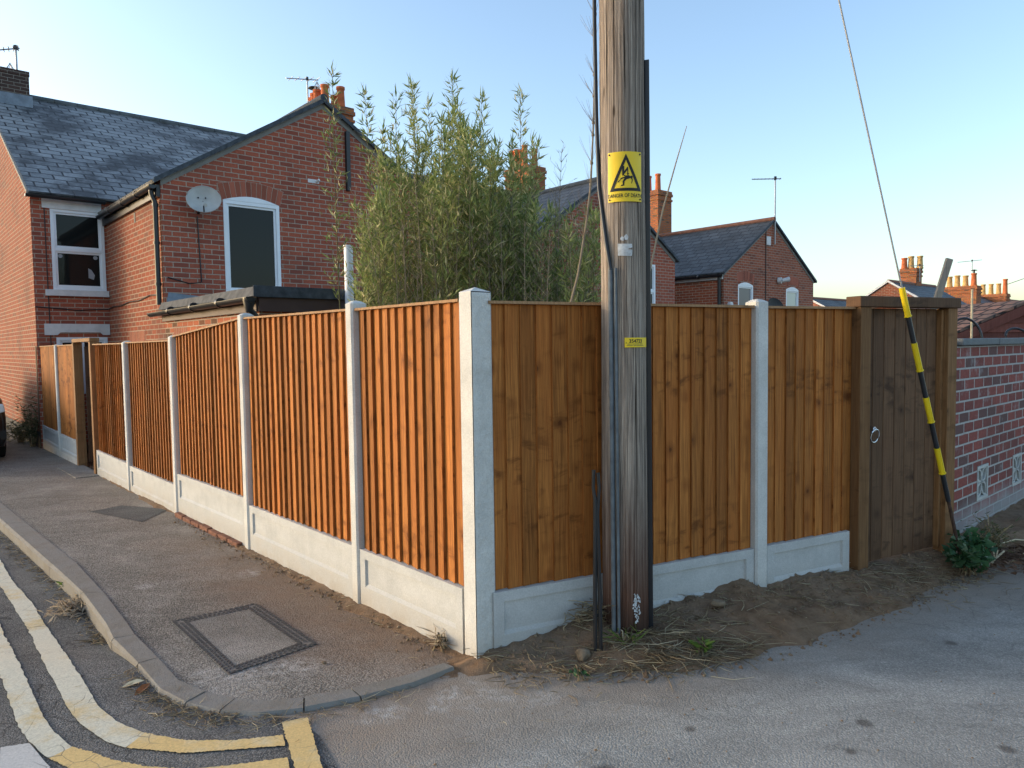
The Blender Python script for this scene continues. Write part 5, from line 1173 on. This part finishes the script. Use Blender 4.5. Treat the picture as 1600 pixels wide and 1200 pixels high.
bush('weed_tuft', gnd(118, 955, -.095), 'flat heap of dry brown weeds in the gutter beside the kerb', 'weed', 420, .20, .05, DEADC, .07, .006, 24)
bush('grass_tuft', gnd(975, 1010, .03), 'green grass tuft at the foot of the pole', 'grass tuft', 50, .10, .10, GRASSG, .12, .004, 16)
bush('weed_tuft', gnd(104, 918, -.09), 'small green weed in the gutter against the kerb', 'weed', 60, .06, .06, GRASSG, .05, .006, 10)
bush('grass_tuft', gnd(688, 1010, .02), 'dry dark grass tuft at the foot of the short panel beside the corner post', 'grass tuft', 46, .05, .07, DEADC, .11, .004, 12)
# dry litter
def twigs(m, n, place, lmin, lmax, r=.0022):
    for i in range(n):
        p = place()
        if p is None: continue
        a = RNG.uniform(0, 2 * math.pi); l = RNG.uniform(lmin, lmax); d = V((math.cos(a), math.sin(a), RNG.uniform(-.05, .30)))
        k = d.cross(UP) * RNG.uniform(-.2, .2) * l
        m.tube([p + UP * .003, p + d * l * .5 + k + UP * .003, p + d * l], [r, r * .9, r * .4], 3, RC(), cap=False)
def on_soil(s, d): return Rr(s, d, max(soil_z(s, d), -.012))
m = MB()
twigs(m, 700, lambda: on_soil(RNG.uniform(-.1, 3.8), abs(RNG.gauss(.25, .16))), .03, .13, .0024)
twigs(m, 300, lambda: (lambda s: on_soil(s, soil_D(s) + RNG.gauss(-.05, .05)))(RNG.uniform(-.12, 1.3)), .04, .16, .0024)
twigs(m, 330, lambda: on_soil(RNG.gauss(.88, .19), RNG.gauss(.40, .10)), .05, .22, .0026)
twigs(m, 160, lambda: on_soil(RNG.gauss(3.0, .3), RNG.uniform(.05, .32)), .05, .2, .0018)
twigs(m, 120, lambda: on_soil(RNG.gauss(.5, .07), RNG.gauss(.12, .04)) + UP * RNG.uniform(0, .09), .05, .14, .003)
stuff(m.build('dry_grass', TWIG, recalc=False), 'dry grass stalks and roots strewn over the soil bank', 'dry grass')
m = MB()
def kerbside(lo, hi):
    i = RNG.uniform(lo, hi); k = int(i); a, b = V(kout[k]), V(kout[min(k + 1, len(kout) - 1)]); p = lerp(a, b, i - k); c = V(kin[k]); d = (p - c).normalized() if (p - c).length > 0 else V((0, -1))
    p = p + (a - V(kin[k])).normalized() * abs(RNG.gauss(.03, .05)); return V((p.x, p.y, roadz(p.x, p.y) + .006))
twigs(m, 420, lambda: kerbside(10, 14.5), .02, .08, .002); twigs(m, 260, lambda: kerbside(16, 19.5), .02, .09, .0018); twigs(m, 110, lambda: kerbside(19, 23), .03, .12, .0015)
twigs(m, 130, lambda: L(RNG.uniform(.05, 3.4), abs(RNG.gauss(.06, .06)) + .05, .012), .02, .08, .0016)
twigs(m, 60, lambda: V((RNG.uniform(-1.4, .8), RNG.uniform(2.7, 3.5), -.006)), .02, .09, .001)
stuff(m.build('kerbside_litter', TWIG, recalc=False), 'dry plant litter gathered along the kerb and fence foot', 'litter')
m = MB()
def peb(p, r, c=None):
    m.tube([p - UP * r * .3, p + UP * r * .25, p + UP * r * .8], [r * .8, r, r * .4], 6, c or RC())
for i in range(260): s = RNG.uniform(0, 3.7); peb(on_soil(s, RNG.uniform(0, soil_D(s) + .12)), RNG.uniform(.003, .011))
for i in range(120): peb(L(RNG.uniform(.05, 4.4), abs(RNG.gauss(.05, .06)) + .05, .006), RNG.uniform(.003, .012))
for i in range(50): peb(V((RNG.uniform(-1.2, 3.2), RNG.uniform(2.6, 4.2), -.012)), RNG.uniform(.002, .005))
stuff(m.build('pebbles', STONE, recalc=False), 'small stones scattered in the soil', 'pebbles')
m = MB()
for i in range(900):
    q = RNG.uniform(-.05, 3.7); d = RNG.uniform(0, soil_D(q) + .10) ** 1.0; p = on_soil(q, d); r = .004 + .016 * RNG.random() ** 3
    vs = [p + V((RNG.gauss(0, r * .75), RNG.gauss(0, r * .75), RNG.uniform(-.3, .8) * r)) for _ in range(3)]
    c = p + UP * r * .9; o_ = [p + V((r * math.cos(a) * RNG.uniform(.6, 1.2), r * math.sin(a) * RNG.uniform(.6, 1.2), -r * .2)) for a in (0, 1.2, 2.5, 3.8, 5.1)]
    m.mesh(o_ + [c], [(k, (k + 1) % 5, 5) for k in range(5)], RC())
for i in range(420):
    p = L(RNG.uniform(.0, 4.2), abs(RNG.gauss(.04, .07)) + .04, .004); r = .003 + .013 * RNG.random() ** 3
    o_ = [p + V((r * math.cos(a) * RNG.uniform(.6, 1.2), r * math.sin(a) * RNG.uniform(.6, 1.2), -r * .2)) for a in (0, 1.2, 2.5, 3.8, 5.1)]
    m.mesh(o_ + [p + UP * r], [(k, (k + 1) % 5, 5) for k in range(5)], RC())
for i in range(70):
    x, y = RNG.uniform(-1.0, 3.4), RNG.uniform(2.5, 4.6)
    if (V((x, y, 0)) - Q).dot(NR) < .5 or x < -.9: continue
    r = RNG.uniform(.003, .009); a0 = RNG.uniform(0, 6); o_ = [V((x + r * math.cos(a0 + k * 1.3) * RNG.uniform(.5, 1.2), y + r * math.sin(a0 + k * 1.3) * RNG.uniform(.5, 1.2), -.011)) for k in range(5)]
    m.mesh(o_ + [V((x, y, -.009 + r * .4))], [(k, (k + 1) % 5, 5) for k in range(5)], RC())
stuff(m.build('soil_clods', SOIL, recalc=False), 'crumbly clods of soil along the foot of the fences', 'soil clods')
def rock(p, r, mat, label, sq=(1, 1, .8), seed=0):
    bm = bmesh.new(); bmesh.ops.create_icosphere(bm, subdivisions=3, radius=r); rg = random.Random(seed)
    ax = [V((rg.gauss(0, 1), rg.gauss(0, 1), rg.gauss(0, 1))).normalized() for _ in range(9)]; cut = [r * rg.uniform(.62, .95) for _ in ax]
    for v in bm.verts:
        for a, c in zip(ax, cut):
            k = v.co.dot(a)
            if k > c: v.co -= a * (k - c)
        v.co += v.co.normalized() * r * .04 * hnoise(v.co.x / r * 3 + seed, v.co.y / r * 3 + v.co.z / r * 2, 1, 50)
        v.co = V((v.co.x * sq[0], v.co.y * sq[1], v.co.z * sq[2])) + p
    m = MB(); bm.verts.index_update(); m.mesh([v.co.copy() for v in bm.verts], [tuple(v.index for v in f.verts) for f in bm.faces]); bm.free()
    return tag(m.build('stone', mat), label, 'stone')
rock(gnd(911, 1024, .03), .044, STONE, 'knobbly brown flint stone on the soil left of the pole foot', (1, 1, .9), 3)
rock(gnd(905, 978, .09), .034, STONER, 'reddish brick lump on the soil against the concrete gravel board', (1.1, 1, .9), 5)
rock(gnd(1122, 942, .13), .034, STONE, 'pale brown clod on top of the soil bank right of the pole', (1.3, 1, .7), 8)
rock(gnd(902, 1002, .05), .014, STONEP, 'small white stone in the soil near the steel rods', (1, 1, 1.1), 9)
rock(gnd(506, 1035, .008), .013, STONE, 'small brown pebble on the pavement beside the drain cover', (1.2, 1, .7), 10)
rock(gnd(545, 926, .02), .028, STONEP, 'pale broken brick end at the foot of the fence post', (1, .8, 1.2), 11)
for (px_, py_, a, mat, lab) in ((207, 1071, .4, STEMP, 'buff dead leaf lying in the gutter by the dropped kerb'), (222, 1080, 1.3, DLEAF, 'rust orange dead leaf lying beside the buff leaf')):
    m = MB(); p = gnd(px_, py_, -.01); d = V((math.cos(a), math.sin(a), .1)); u = V((-d.y, d.x, .15)); vs = [p - d * .05 + UP * .004]
    vs += [p - d * .02 + u * .016 + UP * .014, p + d * .02 + u * .018 + UP * .018, p + d * .055 + UP * .01, p + d * .02 - u * .018 + UP * .016, p - d * .02 - u * .016 + UP * .012, p + UP * .006]
    m.mesh(vs, [(0, 1, 6), (1, 2, 6), (2, 3, 6), (3, 4, 6), (4, 5, 6), (5, 0, 6)]); tag(m.build('dead_leaf', mat), lab, 'leaf')
db = thing('dead_branch', gnd(1560, 880, .05), 'bare pale branch with forked twigs lying at the wall foot on the right', 'branch')
def branch(pp, Ys, r, parent, name, mat=STEMP):
    m = MB(); m.tube([at(x, y, Y) for (x, y), Y in zip(pp, Ys)], [lerp(r, r * .6, i / len(pp)) for i in range(len(pp))], 7); return m.build(name, mat, parent)
branch([(1532, 897), (1545, 884), (1555, 873), (1569, 861)], [5.2, 5.2, 5.22, 5.25], .010, db, 'main_stem'); branch([(1554, 874), (1552, 862), (1550, 851)], [5.22, 5.2, 5.2], .006, db, 'side_twig'); branch([(1556, 872), (1559, 860), (1561, 857)], [5.22, 5.22, 5.22], .005, db, 'side_twig')
t = thing('dead_branch', gnd(1575, 868, .1), 'long arching bare stem over the litter at the right edge', 'branch'); branch([(1530, 884), (1546, 862), (1562, 850), (1586, 843), (1615, 845)], [5.5, 5.5, 5.5, 5.55, 5.6], .007, t, 'main_stem'); branch([(1575, 878), (1585, 876), (1597, 867), (1612, 858)], [5.3] * 4, .007, t, 'side_twig')
t = thing('dead_branch', gnd(1556, 868, .1), 'thick broken yellow stub standing up in front of the wall', 'branch'); branch([(1550, 858), (1562, 842), (1571, 825)], [5.75, 5.75, 5.75], .012, t, 'main_stem', plain('yellow_bark', (.46, .32, .12), .7))
t = thing('dead_branch', gnd(1494, 852, .1), 'thin dry stem leaning against the guy wire', 'branch'); branch([(1500, 858), (1482, 800), (1468, 762), (1461, 736)], [5.25, 5.27, 5.28, 5.28], .006, t, 'main_stem', GREYWOOD)
m = MB()
for i in range(160):
    p = gnd(RNG.uniform(1530, 1640), RNG.uniform(868, 902) - 20 * RNG.random(), .02); leaf(m, p + UP * RNG.uniform(0, .05), rdir(-.2), .07, .014, RC())
twigs(m, 160, lambda: gnd(RNG.uniform(1530, 1640), RNG.uniform(840, 890), .05) , .05, .25, .002)
stuff(m.build('leaf_litter', plain('brown_litter', (.12, .07, .045), .9, var=.5, sc=40), recalc=False), 'brown dead leaf litter at the foot of the brick wall', 'leaf litter')

# ------------------------------------------------------------------ pavement details
mh = [V((-2.105, 4.334, 0)), V((-1.687, 4.628, 0)), V((-1.108, 3.969, 0)), V((-1.466, 3.60, 0))]
mi = [V((-1.985, 4.315, 0)), V((-1.70, 4.52, 0)), V((-1.225, 3.972, 0)), V((-1.468, 3.70, 0))]
mc = thing('drain_cover', sum(mh, V((0, 0, 0))) / 4, 'square drain cover with ribbed metal frame and concrete infill in the pavement', 'drain cover')
m = MB()
for k in range(4):
    k2 = (k + 1) % 4; m.mesh([mh[k] + UP * .004, mh[k2] + UP * .004, mi[k2] + UP * .004, mi[k] + UP * .004], [(0, 1, 2, 3)])
m.build('frame_bed', plain('frame_dirt', (.17, .155, .135), .9, var=.3, sc=30), mc)
m = MB()
for k in range(4):
    k2 = (k + 1) % 4; n = int((mh[k2] - mh[k]).length / .034)
    for row, (r0, r1) in enumerate(((.03, .27), (.40, .60), (.72, .97))):
        for i in range(n):
            t0, t1 = (i + .12 + .5 * (row % 2)) / n, (i + .70 + .5 * (row % 2)) / n
            if t1 > 1: continue
            q = lambda t, r: lerp(lerp(mh[k], mh[k2], t), lerp(mi[k], mi[k2], t), r)
            m.prism([q(t0, r0) + UP * .004, q(t1, r0) + UP * .004, q(t1, r1) + UP * .004, q(t0, r1) + UP * .004], UP * .004)
m.build('ribbed_frame', plain('cast_iron', (.075, .07, .065), .7, .3, .0, var=.3, sc=40), mc)
m = MB(); m.poly([p + UP * .005 for p in mi]); m.build('infill_slab', LID, mc)
m = MB(); m.poly([gnd(140, 800) + UP * .004, gnd(190, 790) + UP * .004, gnd(264, 796) + UP * .004, gnd(222, 816) + UP * .004]); tag(m.build('trench_patch', PATCH), 'dark rectangular repair patch in the far pavement', 'patch')
m = MB()
for i in range(7):
    s = 2.9 + i * .225; m.box(L(s, .045, -.02), DL * .212, NL * .05, UP * (.055 + .008 * RNG.random()), RC())
tag(m.build('brick_edging', STONER, bevel=.006), 'row of old red bricks under the sloping topped fence panel', 'brick edging')

# ------------------------------------------------------------------ parked car at the left edge
cr = V((-7.72, 10.80, 0)) + D2 * .165; ca = D1; cw = -D2      # near right corner; ca = away, cw = across to the left
car = thing('car', cr + ca * 2.1 + cw * .88, 'black parked car of which only one rounded corner shows at the left edge', 'car')
def cs(u, w, z): return cr + ca * u + cw * w + UP * z
stn = [(0.0, .16, .30, .74, .30), (.05, .06, .24, .90, .16), (.35, .02, .20, .98, .10), (1.1, .0, .2, 1.02, .06), (1.25, .0, .2, 1.04, .06), (3.6, .0, .2, 1.04, .06), (4.0, .03, .22, 1.0, .10), (4.15, .12, .3, .85, .2)]
m = MB(); vs = []; K = 12
for u, inset, z0, z1, rd in stn:
    w0, w1 = inset, 1.76 - inset
    ring = [(w0 + rd * .3, z0), (w0, z0 + .12), (w0 - .0, z0 + (z1 - z0) * .6), (w0 + rd * .4, z1 - .05), (w0 + rd * .4 + .1, z1), (.88, z1 + .02)]
    ring = ring + [(.88, z1 + .02)] + [(1.76 - a, b) for a, b in reversed(ring[:-1])]
    vs += [cs(u, a, b) for a, b in ring]
K = 12; nv = len(vs) // len(stn)
m.mesh(vs, [(i * nv + k, i * nv + (k + 1) % nv, (i + 1) * nv + (k + 1) % nv, (i + 1) * nv + k) for i in range(len(stn) - 1) for k in range(nv)], smooth=True); m.mesh(vs[:nv], [tuple(range(nv))]); m.mesh(vs[-nv:], [tuple(range(nv))])
m.build('body', CARP, car)
m = MB(); g1 = [(1.0, 1.0), (1.75, 1.44), (3.3, 1.46), (3.95, 1.0)]
for i in range(3):
    (u0, z0), (u1, z1) = g1[i], g1[i + 1]
    m.poly([cs(u0, .10 + (z0 - 1) * .3, z0), cs(u1, .10 + (z1 - 1) * .3, z1), cs(u1, 1.66 - (z1 - 1) * .3, z1), cs(u0, 1.66 - (z0 - 1) * .3, z0)])
for w in (0, 1): m.poly([cs(u, (.10 + (z - 1) * .3) if not w else 1.66 - (z - 1) * .3, z) for u, z in g1])
m.build('cabin_glass', glass_mat('car_glass', (.02, .025, .03)), car)
for w in (.06, 1.50):
    m = MB(); m.prism([cs(-.012, w, .76), cs(-.012, w + .2, .72), cs(-.012, w + .2, .86), cs(-.012, w + .02, .88)], ca * .14); m.build('headlight', LAMPG, car, bevel=.02)
m = MB(); m.lathe(cs(.95, 1.84, 1.06), [(0, -.09), (.09, -.06), (.11, 0), (.09, .06), (0, .09)], 12); m.build('wing_mirror', CARP, car)
for u in (.75, 3.35):
    for w in (.02, 1.56):
        m = MB(); o = cs(u, w, .31); m.tube([o, o + cw * .18], .31, 24); wb = m.build('wheel', TYRE, car)
        m = MB(); m.tube([o - cw * .008, o + cw * .188], .2, 16); m.build('rim', METAL, wb)
# repeats of one kind share a group
GR = {'tv_aerial': 'tv aerials on the roofs and chimneys', 'satellite_dish': 'satellite dishes on the brick gables', 'stone': 'loose stones along the foot of the fences', 'dead_leaf': 'dead leaves in the gutter',
      'hoop': 'black plastic hoops behind the brick wall', 'dead_branch': 'dead stems at the foot of the brick wall', 'house': 'red brick houses', 'weed_tuft': 'weeds at the foot of walls and kerb',
      'green_sprout': 'green sprouts at the edge of the soil', 'grass_tuft': 'grass tufts at the foot of fence and pole', 'fence': 'board fences with concrete posts'}
for o in scn.objects:
    if o.parent is None and o.get('category'):
        b = o.name.split('.')[0]
        if b in GR: o['group'] = GR[b]
